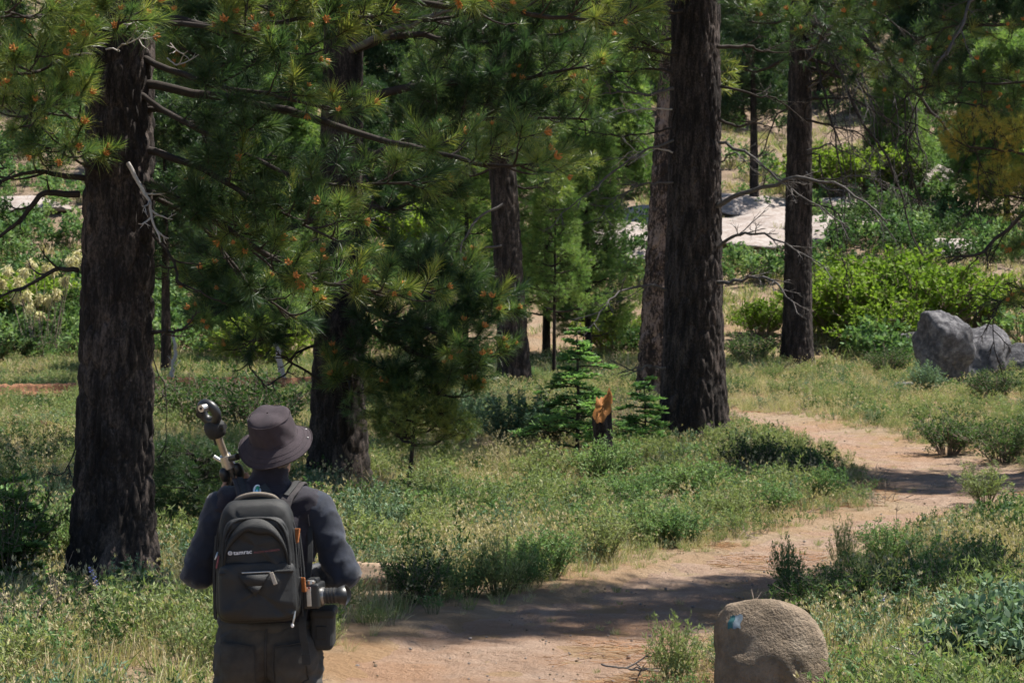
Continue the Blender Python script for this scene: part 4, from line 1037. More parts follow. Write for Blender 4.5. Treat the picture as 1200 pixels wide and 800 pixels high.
# fir sapling with flat sprays
def fir(name, label, px, py, h, rad, seed, mat='fir'):
    g = G(px, py); root = thing(name, label, 'fir tree', g); rs = np.random.default_rng(seed)
    t = MB(); t.tube([(0, 0, -.1), (.02, 0, h * .5), (0, 0, h)], [.035 * h / 2, .025 * h / 2, .006], 7); t.build('trunk', M['limb'], root)
    br, lf = MB(), MB(); LP, LD = [], []
    nb = int(h * 26)
    for k in range(nb):
        u = (k + .5) / nb; z = h * (.08 + .9 * u); a = k * 2.39996 + rs.uniform(-.3, .3); L = rad * (1 - u) ** .75 * rs.uniform(.4, 1.15) + .08; z += rs.normal(0, .05)
        d = np.array([math.cos(a), math.sin(a), 0]); s = np.linspace(0, 1, 6)[:, None]
        P = np.array([0, 0, z]) + d * L * s + np.array([0, 0, 1.]) * L * (rs.uniform(.0, .55) * s - rs.uniform(.1, .5) * s ** 2); br.tube(P, np.linspace(.012, .004, 6), 4)
        sd = np.cross(d, [0, 0, 1.])
        for j in range(int(8 + L * 16)):
            t_ = rs.uniform(.15, 1); i = min(int(t_ * 5), 4); p = P[i] + (P[i + 1] - P[i]) * (t_ * 5 - i)
            e = d * .75 + sd * rs.choice([-1, 1]) * rs.uniform(.5, 1) + np.array([0, 0, rs.uniform(-.1, .15)]); e /= np.linalg.norm(e); l = (.1 + .3 * L) * (1.1 - .6 * t_) * rs.uniform(.6, 1.1)
            br.tube([p, p + e * l], [.005, .003], 3)
            m = 14; w = rs.uniform(.05, 1.05, m)[:, None]; LP.append(p + e * l * w)
            se = np.cross(e, [0, 0, 1.]); sg = rs.choice([-1, 1], m)[:, None]
            LD.append(e * .6 + se * sg * .9 + np.array([0, 0, .25]) + rs.normal(0, .2, (m, 3)))
    LP = np.vstack(LP); lf.leaves(LP, np.vstack(LD), .085 * rs.uniform(.7, 1.2, len(LP)), .026, rs=rs)
    br.build('branches', M['limb'], root)['kind'] = 'stuff'; f = lf.build('crown', M[mat], root); f['kind'] = 'stuff'
fir('fir_sapling', 'bright green fir sapling with flat sprays left of the orange stump', 676, 538, 2.0, .9, 5)
fir('fir_sapling', 'low green fir sapling between the orange stump and the thick pine', 755, 530, 1.1, .6, 6)
fir('fir_sapling', 'shaded dark fir sapling at the left edge beside the big trunk', 6, 690, .85, .42, 7)

# broken stump with a raw orange face
def stump():
    g = G(706, 556); root = thing('tree_stump', 'broken dark stump with a raw orange split top, between the fir saplings', 'stump', g)
    rs = np.random.default_rng(3); n = 26; a = np.arange(n) * 2 * np.pi / n
    H = .92 + .2 * np.clip(np.cos(a - 1.15), -1, 1) + rs.normal(0, .02, n)
    z = np.concatenate([[-.2], np.linspace(0, 1, 9)])
    V = np.zeros((len(z), n, 3))
    for i, q in enumerate(z):
        r = .125 + .09 * math.exp(-max(q, 0) * 5) + .012 * np.sin(a * 7 + q * 5) + rs.normal(0, .004, n)
        V[i] = np.stack([r * np.cos(a), r * np.sin(a), (H * q if q > 0 else np.full(n, q)) * 1.], 1)
    mb = MB(); mb.grid(V); mb.build('stump_bark', M['bark'], root)
    top = V[-1]; c = top.mean(0)
    R_ = np.stack([c + (top - c) * k + np.array([0, 0, 1.]) * rs.normal(0, .018 * (k < .95), (n, 1)) for k in (.995, .8, .55, .3, .05)])
    mb = MB(); mb.grid(R_[::-1], 0, True); mb.build('split_wood', plain_mat('raw_orange_wood', (.42, .17, .04), .75, .35, 14., .5, 60.), root)
    for k in range(7):
        t = k * .13 - .4 + .5; p = np.array([.112 * math.cos(t), .112 * math.sin(t), .99]); mb = MB()
        mb.tube([p, p + np.array([.01, .0, .10]), p + np.array([rs.uniform(-.02, .03), .0, .2 * rs.uniform(.6, 1.3)])], [.03, .022, .002], 5); mb.build('splinter', bpy.data.materials['raw_orange_wood'], root)
stump()

# logs and fallen wood
def log(name, label, a, b_, r0, r1, mat, cut='granite', n=22, seg=26, seed=1, sag=.03, end=True, rough=.06):
    root = thing(name, label, 'log', (a[0], a[1], gz(a[0], a[1]))); rs = np.random.default_rng(seed)
    a = np.array([*a[:2], 0.]); b_ = np.array([*b_[:2], 0.]); t = np.linspace(0, 1, seg); P = a + (b_ - a) * t[:, None]
    P[:, 2] = [gz(p[0], p[1]) + (r0 + (r1 - r0) * u) * .62 for p, u in zip(P, t)]; P[:, 2] += rs.normal(0, sag * .2, seg)
    P = P - np.array(root.location); T = (P[-1] - P[0]) / np.linalg.norm(P[-1] - P[0]); sd = np.cross(T, [0, 0, 1.]); up = np.cross(sd, T); an = np.arange(n) * 2 * np.pi / n
    ridg = 1 + rough * np.sin(an * 6 + 1) + rs.normal(0, rough * .5, n)
    V = np.stack([P[i] + ((r0 + (r1 - r0) * t[i]) * ridg * (1 + rs.normal(0, rough * .35, n)))[:, None] * (np.cos(an)[:, None] * sd + np.sin(an)[:, None] * up) for i in range(seg)])
    mb = MB(); mb.grid(V); mb.build('log_bark', M[mat], root)
    for i, s in ((0, -1), (seg - 1, 1)):
        c = V[i].mean(0); mb = MB(); mb.grid(np.stack([c + (V[i] - c) * k + T * s * .004 for k in ((.98, .5, .02) if s < 0 else (.98, .5, .02))]), 0, True)
        mb.build('cut_end', M[cut], root)
    return root
M['cutwood'] = plain_mat('weathered_end_grain', (.44, .37, .30), .85, .3, 30.)
M['redlog'] = bark_mat('rotten_red_log', [(.38, (.05, .03, .02)), (.5, (.20, .095, .05)), (.62, (.34, .19, .11))], 5.)
M['taupe'] = bark_mat('weathered_brown_log', [(.3, (.14, .10, .07)), (.5, (.27, .19, .13)), (.75, (.42, .32, .24))], 8.)
p, q = G(385, 690), G(472, 690); log('log', 'short weathered brown log lying right of the hiker elbow', (p.x, p.y + .1), (q.x, q.y), .13, .12, 'taupe', 'cutwood', seed=2)
p, q = G(-30, 474), G(108, 466); log('log', 'rotten reddish log in the grass at the left edge', (p.x, p.y), (q.x, q.y), .26, .20, 'redlog', 'cutwood', seed=3, rough=.22)
p, q = G(165, 462), G(400, 458); log('log', 'long rotten red log lying behind the hiker', (p.x, p.y), (q.x, q.y), .26, .2, 'redlog', 'cutwood', seed=4, rough=.12)
p, q = G(770, 590), G(815, 589); log('log', 'small broken pale log piece in the sunny grass', (p.x, p.y), (q.x, q.y), .075, .05, 'taupe', 'cutwood', seed=5, n=12, seg=10)
p, q = G(20, 500), G(85, 515); log('log', 'decayed reddish log end below the left edge log', (p.x, p.y), (q.x, q.y), .13, .1, 'redlog', 'cutwood', seed=6, rough=.15, n=14)
def snag(name, label, pts, depth, r, mat='deadpale'):
    root = thing(name, label, 'dead wood', tuple(W(*pts[0], depth))); mb = MB(); rs = np.random.default_rng(len(label))
    bough(rs, [np.array(W(x, y, depth - i * .05)) - np.array(root.location) for i, (x, y) in enumerate(pts)], r, r * .45, 4, .35, None, mb, lift=.1); mb.build('stem', M[mat], root)
dp = G(205, 455).y
snag('dead_snag', 'bleached dead snag right of the big left trunk', [(203, 462), (202, 430), (206, 410), (201, 392)], dp, .07)
dp = G(330, 458).y
snag('dead_snag', 'pale broken snag above the hiker hat', [(334, 462), (330, 435), (326, 415), (322, 402)], dp, .10)
snag('fallen_branch', 'bleached grey branch lying behind the hiker hat', [(320, 456), (340, 452), (362, 448), (385, 442)], dp - .5, .05, 'dead')
snag('fallen_branch', 'pale branch lying left of the bleached snag', [(165, 452), (185, 446), (215, 450), (230, 455)], dp + .3, .08, 'deadpale')
g = G(150, 700)
snag('fallen_branch', 'brown stick lying across the foot of the left trunk', [(30, 702), (90, 698), (150, 694), (200, 690)], g.y - .6, .022, 'limb')
g = G(915, 780); snag('fallen_branch', 'thin pale stick on the trail left of the boulder', [(705, 778), (730, 781), (752, 780), (775, 784)], 12.2, .006, 'dead')
snag('fallen_branch', 'straw coloured stalk leaning in the right foreground', [(1088, 800), (1080, 785), (1072, 772), (1068, 762)], 11.6, .007, 'deadpale')

# pale plumes at the left
def plumes():
    g = G(48, 424); root = thing('plume_shrub', 'shrub with cream drooping blossom plumes at the left edge', 'shrub', g); rs = np.random.default_rng(9); st = MB()
    for px, py in [(5, 332), (22, 330), (28, 318), (38, 312), (36, 365), (46, 372), (55, 316), (62, 318), (66, 345), (80, 304), (88, 310), (92, 300), (20, 352), (44, 350), (56, 352), (10, 318), (76, 330), (30, 345)]:
        p = np.array(W(px + rs.normal(0, 2), py + rs.normal(0, 2), g.y + rs.uniform(-.4, .5)) - g); lf = MB(); b0 = np.array([rs.normal(0, .3), rs.normal(0, .2), 0]) + np.array([p[0] * .5, 0, 0])
        st.tube(spline([b0, b0 * .4 + p * .6 + np.array([0, 0, .35]), p + np.array([0, 0, .12])], 8), .012, 4)
        n = 150; d = rs.normal(0, .5, (n, 3)) + np.array([0, 0, -1.]); t = rs.uniform(0, 1, n)[:, None]
        lf.leaves(p + np.array([0, 0, .15]) - np.array([0, 0, .16]) * t + rs.normal(0, .05, (n, 3)), d, .20, .035, rs=rs); lf.build('plume', M['plume'], root)
    st.build('stems', M['twig'], root)['kind'] = 'stuff'
    s2, l2 = stems_shrub(rs, 30, .5, 1.0, 8, .3, 7, .12, .04, stem_r=.01); f = l2.build('foliage', M['forb'], root); f['kind'] = 'stuff'
plumes()

# lupin flower spikes
def lupin(label, base, tip, depth, n=16):
    p, q = np.array(W(*base, depth)), np.array(W(*tip, depth)); root = thing('lupin_spike', label, 'flower', p); rs = np.random.default_rng(2)
    st = MB(); st.tube(spline([np.zeros(3), (q - p) * .5 + np.array([.01, 0, 0]), q - p], 8), [.003] * 9, 5); st.build('stem', M['stem'], root); fl = MB()
    for k in range(n):
        t = .3 + .65 * k / n; a = k * 2.4; c = (q - p) * t + np.array([math.cos(a), math.sin(a), 0]) * .011
        fl.ball(c, (.010, .010, .008), 0, 5)
    fl.build('blossoms', M['lupin'], root)
g = G(120, 722); lupin('lavender flower spike before the dark left trunk', (120, 700), (104, 661), g.y)
g = G(1036, 735); lupin('lavender flower spike in the shade right of the boulder', (1040, 735), (1034, 690), g.y, 10)

# ------------------------------------------------------------------ uncountable ground cover
CLEAR = [(*G(-30, 474)[:2], *G(108, 466)[:2], .35), (*G(165, 462)[:2], *G(400, 458)[:2], .4), (*G(385, 690)[:2], *G(472, 690)[:2], .28), (1.4, 11.1, 1.4, 11.2, .42), (*G(770, 590)[:2], *G(815, 589)[:2], .3), (*G(700, 560)[:2], *G(712, 560)[:2], .5)]
def field(n, y0, y1, edge, power=1., slack=1.25):
    """random ground points in the wedge the lens sees, kept off the trail"""
    u = rng.uniform(0, 1, n); y = (y0 ** (2 - power) + u * (y1 ** (2 - power) - y0 ** (2 - power))) ** (1 / (2 - power)) if power != 2 else y0 * (y1 / y0) ** u
    x = rng.uniform(-1, 1, n) * (y * .257 * slack + 1.2)
    d = np.full(n, 9.); m = y < 62; d[m] = trail_dist(x[m], y[m])
    k = d > edge + rng.normal(0, .08, n)
    hik = (np.hypot(x + .9, y - 7.4) > .5)
    k &= hik
    for ax, ay, bx, by, cl in CLEAR:
        dx, dy = bx - ax, by - ay; t = np.clip(((x - ax) * dx + (y - ay) * dy) / (dx * dx + dy * dy + 1e-9), 0, 1)
        gx, gy = x - ax - t * dx, y - ay - t * dy; k &= np.hypot(gx, np.where(gy < 0, gy * .45, gy)) > cl
    x, y, d = x[k], y[k], d[k]
    return x, y, ground_z(x, y), d
def lay(name, key, x, y, z, size, lean=.12, label=None):
    P = np.stack([x, y, z], 1); D = rng.normal(0, lean, P.shape); D[:, 2] = 1
    o = scatter(name, key, P, D, size)
    if label: o['label'] = label; o['category'] = 'grass' if 'grass' in name else 'undergrowth'
    return o
trees_xy = np.array([(t.location.x, t.location.y) for t in (T1, T2, T3, T4, T5, T6)])
def near_trunk(x, y): return np.min(np.hypot(x[:, None] - trees_xy[None, :, 0], y[:, None] - trees_xy[None, :, 1]), axis=1)

x, y, z, d = field(15000, 6.5, 62, .06, 1.0)
pg = .55 * vnoise(x, y, 2.6, 11) + .45 * vnoise(x, y, .8, 32); nt_ = near_trunk(x, y); ok = (nt_ > .55) & (rng.uniform(0, 1, len(x)) < np.clip(pg * 2.6 - .75, .05, 1)) 
x1, y1, z1, d1 = x[ok], y[ok], z[ok], d[ok]
lay('meadow_grass', 'grass', x1, y1, z1, rng.uniform(.45, 1.1, len(x1)) * np.clip(.35 + d1 * .8, .35, 1.1), label='green meadow grass covering the forest floor')
x, y, z, d = field(17000, 6.5, 62, .02, 1.0)
pg = .6 * vnoise(x, y, 2.1, 12) + .4 * vnoise(x, y, .7, 31); ok = (near_trunk(x, y) > .45) & (rng.uniform(0, 1, len(x)) < np.clip(pg * 2.4 - .5, .08, 1)); x, y, z, d = x[ok], y[ok], z[ok], d[ok]
lay('dry_grass', 'drygrass', x, y, z, rng.uniform(.4, .95, len(x)) * np.clip(.3 + d * .8, .3, 1.1), label='tan dry grass and seed stalks among the green')
for key, nm, n, sd, th, lo, hi in (('feather', 'feathery_undergrowth', 6500, 23, .56, .5, 1.3), ('herb', 'leafy_undergrowth', 6500, 13, .56, .5, 1.2), ('sageherb', 'grey_undergrowth', 3600, 14, .55, .6, 1.3), ('darkherb', 'dark_undergrowth', 3000, 15, .6, .6, 1.2)):
    x, y, z, d = field(n, 6.5, 62, .12, 1.0); pg = vnoise(x, y, 1.8, sd); ok = (pg > th) & (near_trunk(x, y) > .55); x, y, z, d = x[ok], y[ok], z[ok], d[ok]
    lay(nm, key, x, y, z, rng.uniform(lo, hi, len(x)) * np.clip(.4 + d * .7, .4, 1.1), label={'feather': 'feathery pale green weeds among the grass', 'herb': 'fresh green weeds among the grass', 'sageherb': 'blue grey weeds among the grass', 'darkherb': 'dark green weeds among the grass'}[key])
x, y, z, d = field(2600, 6.5, 50, .05, 1.0); pg = vnoise(x, y, 1.5, 16); ok = pg > .5; lay('twig_litter', 'twigs', x[ok], y[ok], z[ok], rng.uniform(.5, 1.2, ok.sum()))
x, y, z, d = field(7000, 6.5, 50, -5, 1.0); nt_ = near_trunk(x, y); dd = trail_dist(x, y); ok = ((nt_ < 2.2) | (vnoise(x, y, 1.3, 17) > .58)) & ((dd > 0) | (vnoise(x, y, .8, 27) > .78)); lay('needle_litter', 'litter', x[ok], y[ok], z[ok] - np.where(dd[ok] < 0, .012, 0), rng.uniform(.7, 1.2, ok.sum()), .03)
x, y, z, d = field(9000, 6.5, 48, -5, 1.0); dd = trail_dist(x, y); ok = (dd < .25); lay('trail_pebbles', 'pebble', x[ok], y[ok], z[ok] - .022, rng.uniform(.003, .011, ok.sum()) * rng.choice([1, 1, 1, 1.8], ok.sum()), .2)
x, y, z, d = field(1500, 6.5, 40, -5, 1.0); dd = trail_dist(x, y); ok = (dd < 0) & (vnoise(x, y, .9, 18) > .62); lay('trail_grass', 'grass', x[ok], y[ok], z[ok] - .02, rng.uniform(.12, .28, ok.sum()))
# the slope behind
x, y, z, d = field(13000, 56, 190, -9, .6, 1.15); pg = vnoise(x, y, 7., 19); slab = vnoise(x, y, 4., 20); ok = rng.uniform(0, 1, len(x)) < np.clip(pg * 1.5 - .1, .15, .9); x, y, z = x[ok], y[ok], z[ok]
lay('slope_grass', 'hillgrass', x, y, z, rng.uniform(.7, 1.5, len(x)), label='tan and green grass on the slope behind')
x, y, z, d = field(5200, 60, 190, -9, .6, 1.15); pg = vnoise(x, y, 9., 21); ok = pg > .46; lay('slope_brush', 'hillbrush', x[ok], y[ok], z[ok], rng.uniform(.6, 1.7, ok.sum()), label='light green brush on the slope behind')
x, y, z, d = field(4200, 62, 190, -9, .6, 1.15); pg = vnoise(x, y, 8., 22); ok = pg > .52; lay('slope_dark_brush', 'hillbrush_dark', x[ok], y[ok], z[ok], rng.uniform(.6, 1.7, ok.sum()), label='dark green brush on the slope behind')

# ------------------------------------------------------------------ the hiker
HX, HY = -.905, 7.4
HZ = gz(HX, HY)
M['skin'] = plain_mat('skin', (.42, .24, .17), .55, .12, 12.)
M['vest'] = plain_mat('dark_fleece_vest', (.013, .011, .018), .95, .3, 40., .5, 300., sheen=.15)
M['sleeve'] = plain_mat('navy_sleeves', (.010, .015, .028), .9, .25, 30., .4, 260., sheen=.2)
M['jeans'] = plain_mat('worn_black_denim', (.044, .042, .039), .92, .5, 7., .5, 400.)
M['hat'] = plain_mat('faded_plum_cotton', (.040, .030, .035), .95, .22, 26., .5, 420.)
M['hair'] = plain_mat('grey_brown_hair', (.09, .07, .055), .7, .4, 60.)
M['shoe'] = plain_mat('brown_boot_leather', (.07, .045, .03), .7, .3, 20.)
M['pack'] = plain_mat('charcoal_pack_nylon', (.011, .012, .0125), .6, .25, 30., .5, 500.)
M['pack2'] = plain_mat('lighter_pack_nylon', (.016, .017, .0175), .55, .3, 16., .5, 500.)
M['web'] = plain_mat('black_webbing', (.020, .021, .022), .7, .25, 60., .4, 600.)
M['handle'] = plain_mat('taupe_webbing', (.15, .125, .10), .8, .25, 50., .4, 600.)
M['leather'] = plain_mat('orange_brown_leather', (.34, .12, .035), .6, .3, 60., .3, 300.)
M['black'] = plain_mat('black_plastic', (.016, .017, .018), .42, .2, 30., spec=.5)
M['rubber'] = plain_mat('black_rubber', (.02, .02, .02), .75, .2, 60., .4, 300.)
M['alu'] = plain_mat('brushed_aluminium', (.50, .49, .47), .38, .12, 50., metal=.85)
M['bronze'] = plain_mat('champagne_tube', (.42, .36, .29), .4, .12, 50., metal=.75)
M['white'] = plain_mat('white_print', (.75, .75, .76), .7, .06, 50.)
M['redprint'] = plain_mat('faded_red_print', (.22, .07, .075), .8, .3, 60.)
M['greenprint'] = plain_mat('green_print', (.03, .28, .16), .7, .15, 60.)
M['blueprint'] = plain_mat('blue_print', (.25, .55, .75), .7, .15, 60.)
M['lens'] = plain_mat('lens_barrel', (.022, .023, .025), .35, .2, 40., spec=.6)
M['beige'] = plain_mat('beige_strap', (.40, .36, .30), .8, .2, 50.)
M['cuff'] = plain_mat('seam_thread', (.15, .15, .17), .8, .2, 50.)

def blob(parts):
    """overlapping tapered limbs and masses for one continuous surface"""
    mb = MB()
    for p in parts:
        if p[0] == 'c':
            _, a, b_, r0, r1 = p; a = np.array(a, float); b_ = np.array(b_, float); d = (b_ - a) / np.linalg.norm(b_ - a); n = 14
            P, rr = [], []
            for t in np.linspace(-90, 0, 6)[:-1]: P.append(a + d * r0 * math.sin(R(t)) * .98); rr.append(max(r0 * math.cos(R(t)), .001))
            for t in np.linspace(0, 1, 5): P.append(a + (b_ - a) * t); rr.append(r0 + (r1 - r0) * t)
            for t in np.linspace(0, 90, 6)[1:]: P.append(b_ + d * r1 * math.sin(R(t)) * .98); rr.append(max(r1 * math.cos(R(t)), .001))
            mb.tube(P, rr, n)
        else:
            _, c, r, *m = p
            mb.ball(c, r, 0, 14, m[0] if m else None)
    return mb
def skinned(name, parts, mat, parent, voxel=.012, it=6, wr=0., ws=.06, seed=0, fold=None):
    me = blob(parts).mesh(name, mat)
    tmp = bpy.data.objects.new('tmp', me); COL.objects.link(tmp)
    m = tmp.modifiers.new('r', 'REMESH'); m.mode = 'VOXEL'; m.voxel_size = voxel
    m = tmp.modifiers.new('s', 'SMOOTH'); m.iterations = it; m.factor = .6
    dg = bpy.context.evaluated_depsgraph_get(); ev = tmp.evaluated_get(dg)
    out = bpy.data.meshes.new_from_object(ev); out.name = name
    bpy.data.objects.remove(tmp)
    n = len(out.vertices); co = np.zeros(n * 3, np.float32); out.vertices.foreach_get('co', co); co = co.reshape(-1, 3)
    no = np.zeros(n * 3, np.float32); out.vertices.foreach_get('normal', no); no = no.reshape(-1, 3)
    if wr:
        rg = lambda n: 1 - np.abs(2 * n - 1) ** .7
        h = rg(vnoise(co[:, 0] * .9 + co[:, 2] * .9, co[:, 2] * 1.6 - co[:, 0] * .9 - co[:, 1], ws, seed)) + .6 * rg(vnoise(co[:, 0] * 1.3 - co[:, 2] * .7, co[:, 1] * 1.2 + co[:, 2] * 1.2, ws * .6, seed + 2)) - .8
        co = co + no * (h * wr)[:, None]
    if fold is not None: co = fold(co, no)
    out.vertices.foreach_set('co', co.astype(np.float32).ravel()); out.materials.clear(); out.materials.append(mat)
    out.polygons.foreach_set('use_smooth', np.ones(len(out.polygons), bool)); out.update()
    return link(name, out, parent)

person = thing('person', 'person seen from behind in brimmed hat, dark vest and navy sleeves, backpack on', 'person', (HX, HY, HZ), scale=1.036)
# local frame: x right, y forward (away from the camera), z up
SHL, SHR = (-.172, .0, 1.378), (.172, .0, 1.378)
ELL, ELR = (-.250, -.01, 1.15), (.268, -.01, 1.15)
WRL, WRR = (-.152, .125, 1.375), (.105, .26, 1.10)
HEAD = Vector((.012, .035, 1.588))
HIPL, HIPR = (-.095, 0, .90), (.095, 0, .90)
def hand(side, wr, f, up):
    """palm, four fingers of different length curled round the grip, thumb from the side"""
    w = Vector(wr); f = Vector(f).normalized(); up = Vector(up); up = (up - f * up.dot(f)).normalized(); out = f.cross(up).normalized()
    L = [('c', w, w + f * .075, .026, .030), ('c', w + f * .03 + up * .018, w + f * .085 + up * .026, .022, .016), ('c', w + f * .03 - up * .018, w + f * .085 - up * .028, .022, .015)]
    for k, (o, l) in enumerate(((.034, .034), (.011, .040), (-.012, .037), (-.034, .029))):
        a = w + f * .085 + up * o; b1 = a + f * l; b2 = b1 + (f * .25 - out * side * .95).normalized() * l * .8; b3 = b2 + (-f * .7 - out * side * .5).normalized() * l * .6
        L += [('c', a, b1, .0105, .0095), ('c', b1, b2, .0095, .0085), ('c', b2, b3, .0085, .0075)]
    t0 = w + f * .03 + up * .03; t1 = t0 + (f * .7 + up * .8 - out * side * .3).normalized() * .04; t2 = t1 + (f * .9 + up * .2 - out * side * .5).normalized() * .032
    L += [('c', t0, t1, .0135, .011), ('c', t1, t2, .011, .009)]
    return L
hm = Matrix.Rotation(R(-6), 3, 'X')
body = [('e', HEAD + Vector((0, .0, .015)), (.072, .088, .100)), ('e', HEAD + Vector((0, .035, -.055)), (.060, .070, .070)), ('c', HEAD + Vector((0, .10, .0)), HEAD + Vector((0, .118, -.03)), .010, .014),
        ('e', HEAD + Vector((-.080, .0, -.01)), (.012, .022, .032)), ('e', HEAD + Vector((.080, .0, -.01)), (.012, .022, .032)), ('e', HEAD + Vector((0, .10, -.07)), (.026, .012, .009)),
        ('c', (0, -.01, 1.40), (.008, .012, 1.545), .060, .054), ('e', (0, 0, 1.27), (.155, .10, .16)), ('e', (0, 0, 1.08), (.14, .095, .16)), ('e', (0, 0, .95), (.155, .105, .11)), ('c', (-.12, 0, 1.39), (.12, 0, 1.39), .06, .06),
        ('c', SHL, ELL, .050, .040), ('c', ELL, WRL, .038, .027), ('c', SHR, ELR, .050, .040), ('c', ELR, WRR, .038, .027),
        ('c', HIPL, (-.10, .02, .49), .080, .055), ('c', (-.10, .02, .49), (-.105, -.02, .10), .052, .036), ('c', HIPR, (.10, .01, .49), .080, .055), ('c', (.10, .01, .49), (.105, -.03, .10), .052, .036),
        ('c', (-.105, -.02, .055), (-.12, .14, .035), .034, .028), ('c', (.105, -.03, .055), (.12, .13, .035), .034, .028)] + hand(-1, WRL, (.25, .05, .9), (-.8, -.6, .2)) + hand(1, WRR, (-.75, .60, .15), (0, 0, 1))
skinned('body', body, M['skin'], person, .0075, 3)
for sx in (-1, 1):
    mb = MB(); mb.ball(HEAD + Vector((sx * .032, .092, .005)), .0105, 0, 8); mb.build('eye', M['white'], person)
skinned('hair', [('e', HEAD + Vector((0, -.002, -.004)), (.074, .078, .068)), ('e', HEAD + Vector((0, -.038, -.045)), (.062, .046, .045))], M['hair'], person, .008, 3, .006, .02, 3)

tm = [('e', (0, .0, 1.27), (.178, .122, .19)), ('e', (0, .0, 1.07), (.172, .125, .19)), ('c', (-.135, -.005, 1.385), (.135, -.005, 1.385), .075, .075), ('e', (0, -.03, 1.40), (.115, .07, .075)),
      ('e', (0, .01, .985), (.183, .135, .075)), ('c', (-.06, 0, 1.42), (.0, -.005, 1.462), .06, .064), ('c', (.06, 0, 1.42), (.0, -.005, 1.462), .06, .064), ('c', (0, .0, 1.44), (.004, .004, 1.50), .070, .066)]
skinned('vest', tm, M['vest'], person, .011, 4, .014, .10, 4)
SLV = []
for s, sh, el, wr in ((-1, SHL, ELL, WRL), (1, SHR, ELR, WRR)):
    sh = Vector(sh); el = Vector(el); wr = Vector(wr)
    sl = [('e', sh + Vector((-s * .01, 0, -.005)), (.066, .076, .068)), ('c', sh, el, .066, .059), ('e', el, (.061, .066, .061)), ('c', el, el + (wr - el) * .93, .057, .042)]
    def fold(co, no, el=el, sh=sh):
        d = np.linalg.norm(co - np.array(el), axis=1); t = np.exp(-(d / .13) ** 2)
        ax = np.array((el - sh).normalized()); u = (co - np.array(el)) @ ax
        pv = co - np.array(sh) - np.outer((co - np.array(sh)) @ ax, ax); th = np.arctan2(pv[:, 0], pv[:, 1])
        rg = lambda q: 1 - np.abs(2 * q - 1) ** .6
        w_ = (co - np.array(sh)) @ ax; cr = rg(vnoise(w_ + .018 * np.sin(th * 2 + w_ * 14), th * .035, .05, 41)) - .55
        co = co + no * (cr * .017 * (.3 + .7 * t))[:, None]
        return co + no * (np.sin(u * 150 + co[:, 0] * 40 + 3 * vnoise(co[:, 0], co[:, 1], .05, 3)) * .0008 * t)[:, None]
    o = skinned('sleeve', sl, M['sleeve'], person, .009, 4, .0075, .10, 6 + s, fold)
    SLV.append((s, o))
jm = [('e', (0, .0, .915), (.186, .140, .125)), ('e', (-.085, -.045, .86), (.105, .10, .115)), ('e', (.085, -.045, .86), (.105, .10, .115)), ('c', (-.095, 0, .84), (-.105, .02, .49), .103, .085), ('c', (-.105, .02, .49), (-.108, -.015, .10), .083, .072),
      ('c', (.095, 0, .84), (.105, .01, .49), .103, .085), ('c', (.105, .01, .49), (.108, -.025, .10), .083, .072), ('e', (0, 0, .97), (.172, .125, .05))]
def jf(co, no):
    k = np.exp(-((co[:, 2] - .76) / .06) ** 2) * (co[:, 1] < 0)
    return co + no * (np.sin(co[:, 2] * 120 + np.abs(co[:, 0]) * 60) * .004 * k)[:, None]
jeans = skinned('jeans', jm, M['jeans'], person, .010, 4, .009, .07, 9, jf)
def on_back(o, x, z, off=.003, y0=-1.):
    """point on the back of a garment straight behind (x, z)"""
    dg = bpy.context.evaluated_depsgraph_get()
    hit, loc, nor, _ = o.ray_cast(Vector((x, y0, z)), Vector((0, 1, 0)), depsgraph=dg)
    return (loc + nor * off) if hit else Vector((x, -.1, z))
def stitched(o, name, pts, r, mat, par, n=40, off=.002):
    P = spline([(x, 0, z) for x, z in pts], n); mb = MB(); Q = np.array([tuple(on_back(o, p[0], p[2], off)) for p in P]); mb.tube(Q, r, 5); return mb.build(name, mat, par)
for s, o in SLV:   # pale seam down the back of the armhole
    stitched(o, 'seam', [(s * .146, 1.425), (s * .150, 1.36), (s * .158, 1.29), (s * .176, 1.22)], .0014, M['cuff'], o, 24, .0005)
M['stitch'] = plain_mat('dark_stitching', (.035, .035, .036), .9, .2, 60.); M['fade'] = plain_mat('faded_denim', (.095, .085, .075), .95, .3, 12., .4, 400.)
stitched(jeans, 'centre_seam', [(.008, .965), (.006, .90), (.003, .83), (.0, .78)], .0045, M['stitch'], jeans)
for s in (-1, 1):      # patch pockets: a raised panel and its stitched outline
    n = 14; V = np.zeros((n, n, 3))
    for i in range(n):
        for j in range(n):
            u, v = i / (n - 1), j / (n - 1); x = s * (.035 + .115 * u); z = .905 + .012 * u - .135 * v - (.018 * (1 - abs(u - .5) * 2) * v)
            V[i, j] = on_back(jeans, x, z, .005)
    mb = MB(); mb.sheet(V); pk = mb.build('back_pocket', M['jeans'], jeans); m = pk.modifiers.new('t', 'SOLIDIFY'); m.thickness = .004
    E = np.vstack([V[:, 0], V[-1, :], V[::-1, -1], V[0, ::-1]]); mb = MB(); mb.tube(E + np.array([0, -.003, 0]), .0022, 5); mb.build('pocket_seam', M['stitch'], jeans)
mb = MB(); a = np.linspace(0, 2 * np.pi, 41); ring = np.array([(.176 * math.cos(t), .130 * math.sin(t), .968) for t in a]); V = np.stack([ring + np.array([0, 0, z]) for z in (-.018, .018)]); mb.sheet(V); o = mb.build('waistband', M['jeans'], jeans); m = o.modifiers.new('t', 'SOLIDIFY'); m.thickness = .006
